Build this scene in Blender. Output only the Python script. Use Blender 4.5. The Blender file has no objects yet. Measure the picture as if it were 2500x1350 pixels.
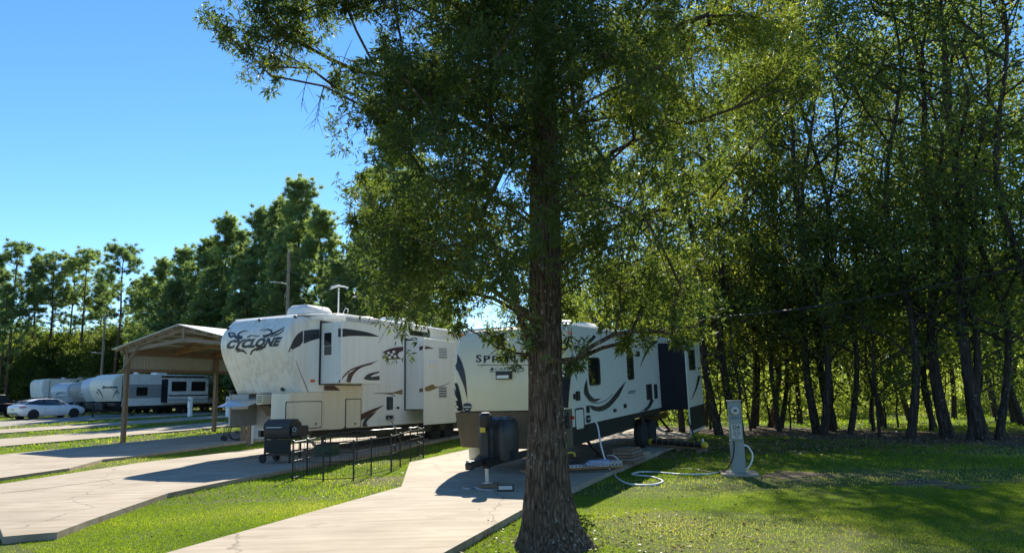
import bpy, bmesh, math, random
import numpy as np
from mathutils import Vector, Matrix, noise
from mathutils.bvhtree import BVHTree
from mathutils.geometry import tessellate_polygon
R = math.radians
random.seed(7)
rng = np.random.default_rng(7)
C = bpy.context.scene.collection
scene = bpy.context.scene

# ------------------------------------------------------------------ camera (measured from the photograph)
FPX, PITCH, ROLL, EYE = 1750.0, R(9.15), R(1.5), 1.65
CAM = Vector((0, 0, EYE))
_r0 = Vector((1, 0, 0)); _f0 = Vector((0, math.cos(PITCH), math.sin(PITCH))); _u0 = Vector((0, -math.sin(PITCH), math.cos(PITCH)))
CR = _r0*math.cos(ROLL) - _u0*math.sin(ROLL); CU = _r0*math.sin(ROLL) + _u0*math.cos(ROLL); CF = _f0
def ray(px, py):
    return (CR*((px-1250)/FPX) + CU*((675-py)/FPX) + CF).normalized()
def P(px, py, Y):
    d = ray(px, py); return CAM + d*(Y/d.y)
def sm(t):
    t = max(0.0, min(1.0, t)); return t*t*(3-2*t)
def H(x, y):                                   # gentle rise of the ground to the far left
    return 0.66*sm((y-19)/42)*sm((6-x)/16) if y > 19 else 0.0
def G(px, py, up=0.0):                         # ground point seen at a pixel
    d = ray(px, py); t = (EYE-up)/max(-d.z, 1e-5)
    for _ in range(40):
        p = CAM + d*t
        t = t*0.5 + 0.5*(EYE-up-H(p.x, p.y))/max(-d.z, 1e-5)
    p = CAM + d*t
    return Vector((p.x, p.y, H(p.x, p.y)+up))

cam = bpy.data.cameras.new('camera'); co = bpy.data.objects.new('camera', cam); C.objects.link(co)
M = Matrix((CR, CU, -CF)).transposed().to_4x4(); M.translation = CAM
co.matrix_world = M; cam.sensor_width = 36; cam.lens = 36*FPX/2500; cam.clip_end = 5000; cam.clip_start = 0.05
scene.camera = co

# ------------------------------------------------------------------ materials
class NT:
    def __init__(s, name):
        s.m = bpy.data.materials.new(name); s.m.use_nodes = True; s.t = s.m.node_tree; s.t.nodes.clear()
        s.out = s.n('ShaderNodeOutputMaterial')
    def n(s, typ, **k):
        x = s.t.nodes.new(typ)
        for a, b in k.items():
            if a.startswith('i_'):
                key = a[2:]
                x.inputs[int(key) if key.isdigit() else key.replace('_', ' ')].default_value = b
            else: setattr(x, a, b)
        return x
    def l(s, a, b): s.t.links.new(a, b)
def rgba(c): return (c[0], c[1], c[2], 1)
def ramp(nt, fac, stops):
    r = nt.n('ShaderNodeValToRGB'); e = r.color_ramp.elements
    while len(e) < len(stops): e.new(0.5)
    for i, (p, c) in enumerate(stops): e[i].position = p; e[i].color = rgba(c)
    nt.l(fac, r.inputs[0]); return r.outputs[0]
def coords(nt, scale=(1, 1, 1), kind='Object'):
    tc = nt.n('ShaderNodeTexCoord'); mp = nt.n('ShaderNodeMapping'); mp.inputs['Scale'].default_value = scale
    nt.l(tc.outputs[kind], mp.inputs[0]); return mp.outputs[0]
def noi(nt, vec, scale, detail=4, rough=0.55):
    n = nt.n('ShaderNodeTexNoise'); n.inputs['Scale'].default_value = scale; n.inputs['Detail'].default_value = detail
    n.inputs['Roughness'].default_value = rough; nt.l(vec, n.inputs['Vector']); return n.outputs[0]
def mixc(nt, fac, a, b, mode='MIX'):
    m = nt.n('ShaderNodeMix'); m.data_type = 'RGBA'; m.blend_type = mode
    for i, v in ((0, fac), (6, a), (7, b)):
        if hasattr(v, 'is_linked'): nt.l(v, m.inputs[i])
        else: m.inputs[i].default_value = v if i == 0 else rgba(v)
    return m.outputs[2]
def mth(nt, op, a, b=0.0, clamp=False):
    m = nt.n('ShaderNodeMath'); m.operation = op; m.use_clamp = clamp
    for i, v in ((0, a), (1, b)):
        if hasattr(v, 'is_linked'): nt.l(v, m.inputs[i])
        else: m.inputs[i].default_value = v
    return m.outputs[0]
def finish(nt, col, rough=0.6, bump=None, bs=0.3, bd=0.01, metal=0.0, spec=0.5, coat=0.0):
    b = nt.n('ShaderNodeBsdfPrincipled')
    if hasattr(col, 'is_linked'): nt.l(col, b.inputs['Base Color'])
    else: b.inputs['Base Color'].default_value = rgba(col)
    if hasattr(rough, 'is_linked'): nt.l(rough, b.inputs['Roughness'])
    else: b.inputs['Roughness'].default_value = rough
    b.inputs['Metallic'].default_value = metal; b.inputs['Specular IOR Level'].default_value = spec
    b.inputs['Coat Weight'].default_value = coat
    if bump is not None:
        bp = nt.n('ShaderNodeBump'); bp.inputs['Strength'].default_value = bs; bp.inputs['Distance'].default_value = bd
        nt.l(bump, bp.inputs['Height']); nt.l(bp.outputs[0], b.inputs['Normal'])
    nt.l(b.outputs[0], nt.out.inputs[0]); return b
def plain(name, c, rough=0.5, var=0.15, scale=6, metal=0.0, bs=0.1, coat=0.0, spec=0.5, stretch=(1, 1, 1)):
    nt = NT(name); v = coords(nt, stretch); n = noi(nt, v, scale)
    col = ramp(nt, n, [(0.3, [x*(1-var) for x in c]), (0.7, [min(1, x*(1+var)) for x in c])])
    r = mth(nt, 'MULTIPLY_ADD', n, 0.2); nt.t.nodes[-1].inputs[2].default_value = max(0.02, rough-0.1)
    finish(nt, col, r, n, bs, 0.004, metal, spec, coat); return nt.m
def dirty_white(name, c, dirt, amount=0.6, streak=9.0):   # gelcoat with rain streaks
    nt = NT(name); v = coords(nt, (streak, streak, 0.5)); n = noi(nt, v, 1.0, 6, 0.6)
    v2 = coords(nt, (1, 1, 1)); n2 = noi(nt, v2, 0.9, 5, 0.6)
    f = mth(nt, 'MULTIPLY', ramp(nt, n, [(0.42, (0, 0, 0)), (0.68, (1, 1, 1))]), ramp(nt, n2, [(0.3, (0.1,)*3), (0.75, (1, 1, 1))]))
    f = mth(nt, 'MULTIPLY', f, amount)
    col = mixc(nt, f, c, dirt)
    n3 = noi(nt, v2, 2.2, 2)
    col = mixc(nt, mth(nt, 'MULTIPLY', n3, 0.16), col, dirt)
    finish(nt, col, 0.32, n2, 0.12, 0.02, 0, 0.5); return nt.m

MT = {}
MT['cyclone'] = dirty_white('weathered_white_gelcoat', (0.80, 0.78, 0.70), (0.36, 0.32, 0.23), 0.75)
MT['cyclone_side'] = dirty_white('white_side_panel', (0.80, 0.79, 0.73), (0.5, 0.48, 0.40), 0.45, 7)
MT['cyclone_low'] = dirty_white('cream_lower_panel', (0.74, 0.67, 0.52), (0.38, 0.31, 0.2), 0.4, 5)
MT['sprinter'] = dirty_white('beige_front_cap', (0.76, 0.66, 0.45), (0.55, 0.48, 0.33), 0.25, 3)
MT['sprinter_side'] = dirty_white('cream_side_panel', (0.70, 0.70, 0.60), (0.48, 0.48, 0.38), 0.3, 4)
MT['taupe'] = plain('taupe_cap', (0.12, 0.09, 0.058), 0.5, 0.08, spec=0.3)
MT['navy'] = plain('dark_navy_gelcoat', (0.007, 0.010, 0.017), 0.45, 0.2, spec=0.25)
MT['skirt'] = plain('dark_green_grey_skirt', (0.017, 0.021, 0.018), 0.6, 0.15, spec=0.25)
MT['black'] = plain('black_plastic', (0.012, 0.012, 0.013), 0.45, 0.2)
MT['blackm'] = plain('black_steel', (0.018, 0.018, 0.02), 0.4, 0.2, metal=0.4)
MT['vinyl'] = plain('black_vinyl_cover', (0.014, 0.017, 0.023), 0.4, 0.25, 9, bs=0.6)
MT['rubber'] = plain('tyre_rubber', (0.02, 0.02, 0.02), 0.85, 0.2)
MT['rim'] = plain('alloy_rim', (0.55, 0.55, 0.56), 0.3, 0.1, metal=0.8)
MT['steel'] = plain('galvanised_steel', (0.5, 0.5, 0.48), 0.4, 0.15, metal=0.7)
MT['white'] = plain('white_paint', (0.78, 0.78, 0.76), 0.35, 0.05)
MT['whitecar'] = plain('white_car_paint', (0.8, 0.8, 0.8), 0.2, 0.02, coat=0.8, bs=0)
MT['roofw'] = plain('white_roof_membrane', (0.74, 0.73, 0.68), 0.6, 0.12, 3)
MT['grey'] = plain('grey_panel', (0.30, 0.31, 0.30), 0.45, 0.08)
MT['greymetal'] = plain('grey_box_paint', (0.20, 0.25, 0.245), 0.4, 0.08, 4)
MT['ltgrey'] = plain('light_grey_panel', (0.46, 0.47, 0.46), 0.4, 0.08)
MT['maroon'] = plain('maroon_decal', (0.055, 0.014, 0.018), 0.35, 0.1)
MT['gold'] = plain('gold_decal', (0.20, 0.135, 0.045), 0.4, 0.15)
MT['slate'] = plain('slate_decal', (0.022, 0.025, 0.035), 0.35, 0.2)
MT['silver'] = plain('silver_decal', (0.45, 0.45, 0.47), 0.4, 0.1)
MT['blue'] = plain('blue_decal', (0.05, 0.12, 0.26), 0.4, 0.1)
MT['brown'] = plain('dark_brown_lettering', (0.025, 0.012, 0.014), 0.4, 0.1)
MT['wood'] = plain('weathered_timber', (0.20, 0.135, 0.085), 0.8, 0.35, 5, bs=0.5, stretch=(6, 6, 0.8))
MT['woodg'] = plain('grey_timber', (0.22, 0.18, 0.14), 0.85, 0.35, 5, bs=0.5, stretch=(5, 5, 1))
MT['woodn'] = plain('new_timber', (0.30, 0.17, 0.075), 0.75, 0.3, 5, bs=0.4, stretch=(2, 2, 5))
MT['red'] = plain('red_lens', (0.45, 0.02, 0.015), 0.2, 0.1)
MT['amber'] = plain('amber_lens', (0.6, 0.12, 0.02), 0.2, 0.1)
MT['yellow'] = plain('yellow_plastic', (0.55, 0.42, 0.03), 0.4, 0.1)
MT['pink'] = plain('pink_cloth', (0.6, 0.12, 0.17), 0.8, 0.1)
MT['bluec'] = plain('blue_plastic', (0.05, 0.10, 0.30), 0.4, 0.1)
MT['green'] = plain('green_plastic', (0.02, 0.08, 0.05), 0.5, 0.1)
MT['hose'] = plain('white_hose', (0.72, 0.72, 0.72), 0.45, 0.05)
MT['burg'] = plain('silver_blue_paint', (0.25, 0.27, 0.30), 0.25, 0.05, metal=0.5)
def glass(name, c=(0.012, 0.014, 0.014), rough=0.04):
    nt = NT(name); finish(nt, c, rough, spec=0.9); return nt.m
MT['glass'] = glass('dark_tinted_glass'); MT['glassg'] = glass('grey_glass', (0.05, 0.055, 0.05), 0.1)
def ribbed(name, c, axis=0, freq=26):
    nt = NT(name); tc = nt.n('ShaderNodeTexCoord'); sx = nt.n('ShaderNodeSeparateXYZ'); nt.l(tc.outputs['Object'], sx.inputs[0])
    w = mth(nt, 'SINE', mth(nt, 'MULTIPLY', sx.outputs[axis], freq)); w = mth(nt, 'POWER', mth(nt, 'ABSOLUTE', w), 0.4)
    n = noi(nt, tc.outputs['Object'], 2.5)
    col = mixc(nt, mth(nt, 'MULTIPLY', n, 0.5), c, [x*0.7 for x in c])
    finish(nt, col, 0.45, w, 0.9, 0.02, 0.1); return nt.m
MT['siding'] = ribbed('ribbed_metal_siding', (0.42, 0.41, 0.36), 0, 20)
MT['roofmetal'] = ribbed('corrugated_roof_metal', (0.58, 0.58, 0.56), 0, 20)

def bark(name, c1, c2, lichen=0.0, sc=1.0):
    nt = NT(name); v = coords(nt, (22*sc, 22*sc, 3.2*sc)); n = noi(nt, v, 1.0, 6, 0.65)
    w = nt.n('ShaderNodeTexVoronoi'); w.inputs['Scale'].default_value = 1.2; w.feature = 'DISTANCE_TO_EDGE'; nt.l(v, w.inputs['Vector'])
    hh = mth(nt, 'ADD', mth(nt, 'MULTIPLY', w.outputs[0], 1.2), n)
    col = ramp(nt, hh, [(0.35, c1), (0.95, c2)])
    if lichen:
        v2 = coords(nt, (1, 1, 0.8)); l1 = noi(nt, v2, 26*sc, 3, 0.5); l2 = noi(nt, v2, 2.5, 3)
        f = mth(nt, 'MULTIPLY', ramp(nt, l1, [(0.60, (0, 0, 0)), (0.67, (1, 1, 1))]), ramp(nt, l2, [(0.42, (0, 0, 0)), (0.65, (1, 1, 1))]))
        col = mixc(nt, mth(nt, 'MULTIPLY', f, lichen), col, (0.42, 0.43, 0.38))
    finish(nt, col, 0.95, hh, 0.9, 0.03, 0, 0.2); return nt.m
MT['oakbark'] = bark('oak_bark', (0.018, 0.012, 0.008), (0.19, 0.13, 0.09), 0.9)
MT['bark'] = bark('forest_bark', (0.018, 0.015, 0.012), (0.075, 0.06, 0.048), 0.3, 0.5)
MT['pinebark'] = bark('pine_bark', (0.04, 0.025, 0.018), (0.16, 0.10, 0.07), 0, 0.4)
MT['redbark'] = bark('reddish_pine_bark', (0.06, 0.03, 0.018), (0.25, 0.12, 0.07), 0, 0.5)

def leafmat(name, dark, mid, light, trans=0.5, warm=(1.5, 1.5, 0.5), objvar=True, clump=0.7):
    nt = NT(name); at = nt.n('ShaderNodeAttribute'); at.attribute_name = 'tint'
    n = noi(nt, coords(nt, (1, 1, 1)), clump, 3)
    f = mth(nt, 'ADD', mth(nt, 'MULTIPLY', at.outputs['Fac'], 0.65), mth(nt, 'MULTIPLY', n, 0.5))
    if objvar:
        oi = nt.n('ShaderNodeObjectInfo'); f = mth(nt, 'ADD', f, mth(nt, 'MULTIPLY', mth(nt, 'SUBTRACT', oi.outputs['Random'], 0.5), 0.25))
    col = ramp(nt, f, [(0.15, dark), (0.55, mid), (0.95, light)])
    d = nt.n('ShaderNodeBsdfPrincipled'); d.inputs['Roughness'].default_value = 0.55; d.inputs['Specular IOR Level'].default_value = 0.25
    nt.l(col, d.inputs['Base Color'])
    t = nt.n('ShaderNodeBsdfTranslucent')
    tcol = mixc(nt, 1.0, col, warm, 'MULTIPLY'); nt.l(tcol, t.inputs[0])
    ms = nt.n('ShaderNodeMixShader'); ms.inputs[0].default_value = trans
    nt.l(d.outputs[0], ms.inputs[1]); nt.l(t.outputs[0], ms.inputs[2]); nt.l(ms.outputs[0], nt.out.inputs[0]); return nt.m
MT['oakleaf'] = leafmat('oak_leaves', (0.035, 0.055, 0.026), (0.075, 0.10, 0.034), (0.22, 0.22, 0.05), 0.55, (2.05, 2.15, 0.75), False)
MT['leaf'] = leafmat('forest_leaves', (0.032, 0.055, 0.024), (0.072, 0.105, 0.038), (0.20, 0.22, 0.06), 0.6, (2.8, 2.6, 0.8))
MT['brightleaf'] = leafmat('shrub_leaves', (0.07, 0.11, 0.035), (0.24, 0.29, 0.09), (0.55, 0.56, 0.28), 0.6, (1.9, 1.9, 0.7))
MT['needles'] = leafmat('pine_needles', (0.08, 0.12, 0.07), (0.15, 0.21, 0.11), (0.30, 0.35, 0.15), 0.6, (1.6, 1.7, 0.8))

# ------------------------------------------------------------------ objects
def link(name, me, m=None, parent=None):
    o = bpy.data.objects.new(name, me); C.objects.link(o)
    if m is not None: me.materials.append(MT[m] if isinstance(m, str) else m)
    if parent is not None: o.parent = parent
    return o
def thing(name, label, cat, loc=(0, 0, 0), rot=(0, 0, 0), group=None):
    o = bpy.data.objects.new(name, None); C.objects.link(o); o.location = loc; o.rotation_euler = rot; o.empty_display_size = 0.3
    return tag(o, label, cat, group)
def tag(o, label=None, cat=None, group=None, kind=None):
    if label: o['label'] = label
    if cat: o['category'] = cat
    if group: o['group'] = group
    if kind: o['kind'] = kind
    return o
def dup(root, group=None, label=None):
    r = root.copy(); C.objects.link(r)
    if group: r['group'] = group
    if label: r['label'] = label
    for ch in list(root.children):
        c = ch.copy(); C.objects.link(c); c.parent = r
        for g in list(ch.children):
            d = g.copy(); C.objects.link(d); d.parent = c
    return r
class MB:
    def __init__(s): s.v = []; s.f = []; s.mi = []
    def add(s, vs, fs):
        o = len(s.v); s.v += [tuple(v) for v in vs]; s.f += [tuple(i+o for i in f) for f in fs]; return s
    def box(s, x0, x1, y0, y1, z0, z1):
        return s.add([(x0,y0,z0),(x1,y0,z0),(x1,y1,z0),(x0,y1,z0),(x0,y0,z1),(x1,y0,z1),(x1,y1,z1),(x0,y1,z1)],
                     [(0,3,2,1),(4,5,6,7),(0,1,5,4),(1,2,6,5),(2,3,7,6),(3,0,4,7)])
    def beam(s, a, b, w, h=None, up=(0, 0, 1)):
        a = Vector(a); b = Vector(b); h = h or w; d = (b-a).normalized(); sd = d.cross(Vector(up))
        if sd.length < 1e-3: sd = d.cross(Vector((1, 0, 0)))
        sd.normalize(); u = sd.cross(d); sd = sd*w/2; u = u*h/2
        return s.add([a-sd-u, a+sd-u, a+sd+u, a-sd+u, b-sd-u, b+sd-u, b+sd+u, b-sd+u],
                     [(3,2,1,0),(4,5,6,7),(0,1,5,4),(1,2,6,5),(2,3,7,6),(3,0,4,7)])
    def tube(s, pts, rad, n=8, cap=True):
        pts = [Vector(p) for p in pts]; rad = rad if isinstance(rad, (list, tuple)) else [rad]*len(pts)
        o = len(s.v); ref = None
        for i, p in enumerate(pts):
            t = (pts[min(i+1, len(pts)-1)]-pts[max(i-1, 0)])
            t = t.normalized() if t.length > 1e-9 else Vector((0, 0, 1))
            if ref is None:
                ref = t.cross(Vector((0.31, 0.17, 0.93)));
                if ref.length < 1e-3: ref = t.cross(Vector((1, 0, 0)))
            ref = (ref - t*ref.dot(t)).normalized(); b = t.cross(ref)
            for k in range(n):
                a = 2*math.pi*k/n; s.v.append(tuple(p + (ref*math.cos(a)+b*math.sin(a))*rad[i]))
        for i in range(len(pts)-1):
            for k in range(n):
                s.f.append((o+i*n+k, o+i*n+(k+1) % n, o+(i+1)*n+(k+1) % n, o+(i+1)*n+k))
        if cap: s.f.append(tuple(o+k for k in range(n))[::-1]); s.f.append(tuple(o+(len(pts)-1)*n+k for k in range(n)))
        return s
    def lathe(s, prof, c=(0, 0, 0), axis='z', n=24):
        o = len(s.v)
        for r, h in prof:
            for k in range(n):
                a = 2*math.pi*k/n; q = (r*math.cos(a), r*math.sin(a))
                p = (q[0], q[1], h) if axis == 'z' else ((q[0], h, q[1]) if axis == 'y' else (h, q[0], q[1]))
                s.v.append((p[0]+c[0], p[1]+c[1], p[2]+c[2]))
        for i in range(len(prof)-1):
            for k in range(n): s.f.append((o+i*n+k, o+i*n+(k+1) % n, o+(i+1)*n+(k+1) % n, o+(i+1)*n+k))
        s.f.append(tuple(o+k for k in range(n))[::-1]); s.f.append(tuple(o+(len(prof)-1)*n+k for k in range(n))); return s
    def prism(s, poly, y0, y1, plane='xz'):        # extrude a 2D outline
        n = len(poly)
        f = (lambda a, b, d: (a, d, b)) if plane == 'xz' else ((lambda a, b, d: (d, a, b)) if plane == 'yz' else (lambda a, b, d: (a, b, d)))
        vs = [f(a, b, y0) for a, b in poly]+[f(a, b, y1) for a, b in poly]
        fs = [tuple(range(n))[::-1], tuple(range(n, 2*n))]+[(i, (i+1) % n, n+(i+1) % n, n+i) for i in range(n)]
        return s.add(vs, fs)
    def grid(s, rows):                              # rows of equal-length vertex lists
        o = len(s.v); m = len(rows[0])
        for r in rows: s.v += [tuple(v) for v in r]
        for i in range(len(rows)-1):
            for j in range(m-1): s.f.append((o+i*m+j, o+i*m+j+1, o+(i+1)*m+j+1, o+(i+1)*m+j))
        return s
    def build(s, name, m, parent=None, bev=0.0, smooth=False, fix=True):
        me = bpy.data.meshes.new(name); me.from_pydata(s.v, [], s.f)
        if fix:
            bm = bmesh.new(); bm.from_mesh(me); bmesh.ops.recalc_face_normals(bm, faces=bm.faces); bm.to_mesh(me); bm.free()
        o = link(name, me, m, parent)
        if bev:
            b = o.modifiers.new('bevel', 'BEVEL'); b.width = bev; b.segments = 2; b.limit_method = 'ANGLE'; b.angle_limit = R(40)
        if smooth or bev:
            for p in me.polygons: p.use_smooth = True
            if not smooth or smooth == 'auto':
                me.set_sharp_from_angle(angle=R(38))
        return o
def rrect(x0, x1, z0, z1, r, n=4):
    pts = []
    for cx, cz, a0 in ((x1-r, z1-r, 0), (x0+r, z1-r, 90), (x0+r, z0+r, 180), (x1-r, z0+r, 270)):
        for k in range(n+1):
            a = R(a0+90*k/n); pts.append((cx+r*math.cos(a), cz+r*math.sin(a)))
    return pts
def catmull(pts, n=6):
    pts = [Vector(p) for p in pts]; out = []
    for i in range(len(pts)-1):
        p0, p1, p2, p3 = pts[max(i-1, 0)], pts[i], pts[i+1], pts[min(i+2, len(pts)-1)]
        for k in range(n):
            t = k/n; out.append(0.5*((2*p1)+(p2-p0)*t+(2*p0-5*p1+4*p2-p3)*t*t+(3*p1-p0-3*p2+p3)*t**3))
    return out+[pts[-1]]
def bez(pts, n=6): return [(p.x, p.y) for p in catmull([Vector((a, b, 0)) for a, b in pts], n)]

def fastmesh(name, V, nper, tint=None):            # V: (N*nper,3) separate polygons of nper corners
    n = len(V)//nper; me = bpy.data.meshes.new(name)
    me.vertices.add(len(V)); me.vertices.foreach_set('co', np.ascontiguousarray(V, dtype=np.float32).ravel())
    me.loops.add(len(V)); me.loops.foreach_set('vertex_index', np.arange(len(V), dtype=np.int32))
    me.polygons.add(n); me.polygons.foreach_set('loop_start', (np.arange(n)*nper).astype(np.int32))
    me.update(calc_edges=True)
    if tint is not None:
        a = me.attributes.new('tint', 'FLOAT', 'POINT'); a.data.foreach_set('value', np.repeat(tint, nper).astype(np.float32))
    return me
def unit(v): return v/np.maximum(np.linalg.norm(v, axis=1, keepdims=True), 1e-9)
def leafquads(c, ax, L, W):
    n = len(c); sd = unit(np.cross(ax, rng.normal(size=(n, 3)))); L = L[:, None]; W = W[:, None]
    V = np.empty((n, 4, 3)); V[:, 0] = c; V[:, 1] = c+ax*L*0.45+sd*W*0.5; V[:, 2] = c+ax*L; V[:, 3] = c+ax*L*0.45-sd*W*0.5
    V[:, 2, 2] -= L[:, 0]*0.12
    return V.reshape(-1, 3)
# ------------------------------------------------------------------ sky, sun
SUN_EL, SUN_AZ = 37.0, 2.0      # azimuth measured to the right of straight ahead
w = bpy.data.worlds.new('World'); scene.world = w; w.use_nodes = True; nt = w.node_tree; nt.nodes.clear()
sk = nt.nodes.new('ShaderNodeTexSky'); sk.sky_type = 'NISHITA'; sk.sun_disc = False
sk.sun_elevation = R(SUN_EL); sk.sun_rotation = R(SUN_AZ); sk.air_density = 0.85; sk.dust_density = 0.0; sk.ozone_density = 3.6; sk.altitude = 50
hs = nt.nodes.new('ShaderNodeHueSaturation'); hs.inputs['Saturation'].default_value = 1.18
bg = nt.nodes.new('ShaderNodeBackground'); bg.inputs[1].default_value = 0.093
wo = nt.nodes.new('ShaderNodeOutputWorld')
nt.links.new(sk.outputs[0], hs.inputs['Color']); nt.links.new(hs.outputs[0], bg.inputs[0]); nt.links.new(bg.outputs[0], wo.inputs[0])
sl = bpy.data.lights.new('sun', 'SUN'); sl.energy = 4.4; sl.angle = R(0.5); sl.color = (1.0, 0.93, 0.80)
so = bpy.data.objects.new('sun', sl); C.objects.link(so)
sd = Vector((math.sin(R(SUN_AZ))*math.cos(R(SUN_EL)), math.cos(R(SUN_AZ))*math.cos(R(SUN_EL)), math.sin(R(SUN_EL))))
so.rotation_euler = (-sd).to_track_quat('-Z', 'Y').to_euler(); so.location = (0, 0, 30)
scene.view_settings.view_transform = 'Standard'; scene.view_settings.look = 'None'; scene.view_settings.exposure = 1.27

# ------------------------------------------------------------------ ground
def ground_mat():
    nt = NT('lawn_ground'); v = coords(nt)
    a = noi(nt, v, 0.55, 5, 0.6); b = noi(nt, v, 9, 4, 0.6); c = noi(nt, v, 60, 3, 0.6)
    g = ramp(nt, b, [(0.3, (0.05, 0.085, 0.012)), (0.7, (0.12, 0.17, 0.02))])
    dry = ramp(nt, c, [(0.3, (0.10, 0.085, 0.045)), (0.7, (0.24, 0.20, 0.12))])
    f = ramp(nt, a, [(0.50, (0, 0, 0)), (0.64, (1, 1, 1))])
    col = mixc(nt, mth(nt, 'MULTIPLY', f, 0.85), g, dry)
    col = mixc(nt, mth(nt, 'MULTIPLY', c, 0.35), col, (0.09, 0.085, 0.04))
    finish(nt, col, 0.95, mth(nt, 'ADD', b, c), 0.8, 0.04, 0, 0.1); return nt.m
MT['ground'] = ground_mat()
def axis(lo, hi, mid0, mid1, step, big):
    a = list(np.arange(mid0, mid1+1e-6, step)); x = mid1; s = step
    while x < hi: s *= big; x += s; a.append(x)
    x = mid0; s = step
    while x > lo: s *= big; x -= s; a.insert(0, x)
    return a
xs = axis(-1800, 1800, -30, 20, 1.0, 1.35); ys = axis(-60, 2500, -4, 66, 1.0, 1.35)
MB().grid([[(x, y, H(x, y)) for x in xs] for y in ys]).build('ground', 'ground', smooth=True)['kind'] = 'structure'

def concrete_mat():
    nt = NT('concrete'); v = coords(nt)
    a = noi(nt, v, 0.8, 5, 0.6); b = noi(nt, v, 40, 4, 0.7); vv = coords(nt, (0.6, 5, 1)); s = noi(nt, vv, 1.2, 4, 0.6)
    col = ramp(nt, a, [(0.3, (0.31, 0.26, 0.195)), (0.7, (0.42, 0.36, 0.275))])
    col = mixc(nt, mth(nt, 'MULTIPLY', ramp(nt, s, [(0.42, (0, 0, 0)), (0.68, (1, 1, 1))]), 0.55), col, (0.22, 0.165, 0.11))
    st = noi(nt, coords(nt, (1.1, 1.1, 1)), 1.3, 6, 0.7); col = mixc(nt, ramp(nt, st, [(0.58, (0, 0, 0)), (0.74, (0.55,)*3)]), col, (0.15, 0.115, 0.085))
    col = mixc(nt, ramp(nt, b, [(0.62, (0, 0, 0)), (0.75, (0.5, 0.5, 0.5))]), col, (0.2, 0.16, 0.12))
    vo = nt.n('ShaderNodeTexVoronoi'); vo.feature = 'DISTANCE_TO_EDGE'; vo.inputs['Scale'].default_value = 0.22
    dv = nt.n('ShaderNodeVectorMath'); dv.operation = 'ADD'; nn = nt.n('ShaderNodeTexNoise'); nn.inputs['Scale'].default_value = 1.6; nn.inputs['Detail'].default_value = 5
    nt.l(v, nn.inputs['Vector']); sc = nt.n('ShaderNodeVectorMath'); sc.operation = 'SCALE'; sc.inputs['Scale'].default_value = 0.5
    nt.l(nn.outputs['Color'], sc.inputs[0]); nt.l(v, dv.inputs[0]); nt.l(sc.outputs[0], dv.inputs[1]); nt.l(dv.outputs[0], vo.inputs['Vector'])
    cr = ramp(nt, vo.outputs[0], [(0.0, (0.6,)*3), (0.0016, (0, 0, 0))])
    col = mixc(nt, cr, col, (0.08, 0.06, 0.045))
    vs = nt.n('ShaderNodeTexVoronoi'); vs.inputs['Scale'].default_value = 3.2; nt.l(v, vs.inputs['Vector'])
    col = mixc(nt, ramp(nt, vs.outputs['Distance'], [(0.0, (0.85,)*3), (0.05, (0, 0, 0))]), col, (0.05, 0.035, 0.025))
    finish(nt, col, 0.85, b, 0.25, 0.01, 0, 0.2); return nt.m
MT['concrete'] = concrete_mat()
def gravel_mat():
    nt = NT('gravel'); v = coords(nt); vo = nt.n('ShaderNodeTexVoronoi'); vo.inputs['Scale'].default_value = 22; nt.l(v, vo.inputs['Vector'])
    a = noi(nt, v, 0.9, 4)
    col = ramp(nt, vo.outputs['Color'], [(0.2, (0.20, 0.18, 0.15)), (0.8, (0.42, 0.39, 0.34))])
    col = mixc(nt, mth(nt, 'MULTIPLY', a, 0.5), col, (0.22, 0.2, 0.15))
    finish(nt, col, 0.9, vo.outputs['Distance'], 0.9, 0.03); return nt.m
MT['gravel'] = gravel_mat()
PADS = []
def strip(name, A, B, th, m, label=None, n=14, drop=0.05):
    """A far edge, B near edge: pixel polylines; a slab of thickness th laid on the terrain"""
    def samp(L, k):
        d = [0]
        for i in range(len(L)-1): d.append(d[-1]+math.hypot(L[i+1][0]-L[i][0], L[i+1][1]-L[i][1]))
        out = []
        for j in range(k+1):
            t = d[-1]*j/k
            for i in range(len(L)-1):
                if t <= d[i+1]+1e-6:
                    u = (t-d[i])/(d[i+1]-d[i]); out.append((L[i][0]+(L[i+1][0]-L[i][0])*u, L[i][1]+(L[i+1][1]-L[i][1])*u)); break
        return out
    a = [G(x, y, th) for x, y in A]; b = [G(x, y, th) for x, y in B]
    def rs(L, k):           # resample in world space, keeping corners
        out = []
        for i in range(len(L)-1):
            mseg = max(1, int((L[i+1]-L[i]).length/2.0)); out += [L[i].lerp(L[i+1], j/mseg) for j in range(mseg)]
        out.append(L[-1]); return [Vector((p.x, p.y, H(p.x, p.y)+th)) for p in out]
    a = rs(a, n); b = rs(b, n)
    loop = a+b[::-1]; N = len(loop)
    tess = tessellate_polygon([[Vector((p.x, p.y, 0)) for p in loop]])
    vs = loop+[Vector((p.x, p.y, p.z-th-drop)) for p in loop]
    bm = bmesh.new(); bv = [bm.verts.new(v) for v in vs]
    for t in tess:
        try: bm.faces.new([bv[i] for i in t])
        except ValueError: pass
    for i in range(N): bm.faces.new([bv[i], bv[(i+1) % N], bv[N+(i+1) % N], bv[N+i]])
    bmesh.ops.recalc_face_normals(bm, faces=bm.faces)
    me = bpy.data.meshes.new(name); bm.to_mesh(me); bm.free()
    o = link(name, me, m); o['kind'] = 'structure'
    if label: o['label'] = label
    PADS.append([(p.x, p.y) for p in loop])
    return o
strip('concrete_pad', [(-500, 1600), (400, 1350), (980, 1187), (1000, 1128), (1112, 1103), (1300, 1062), (1500, 1018)],
      [(300, 1800), (1080, 1350), (1275, 1243), (1480, 1155), (1640, 1090), (1690, 1062)], 0.09, 'concrete', 'concrete pad under the beige trailer')
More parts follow.
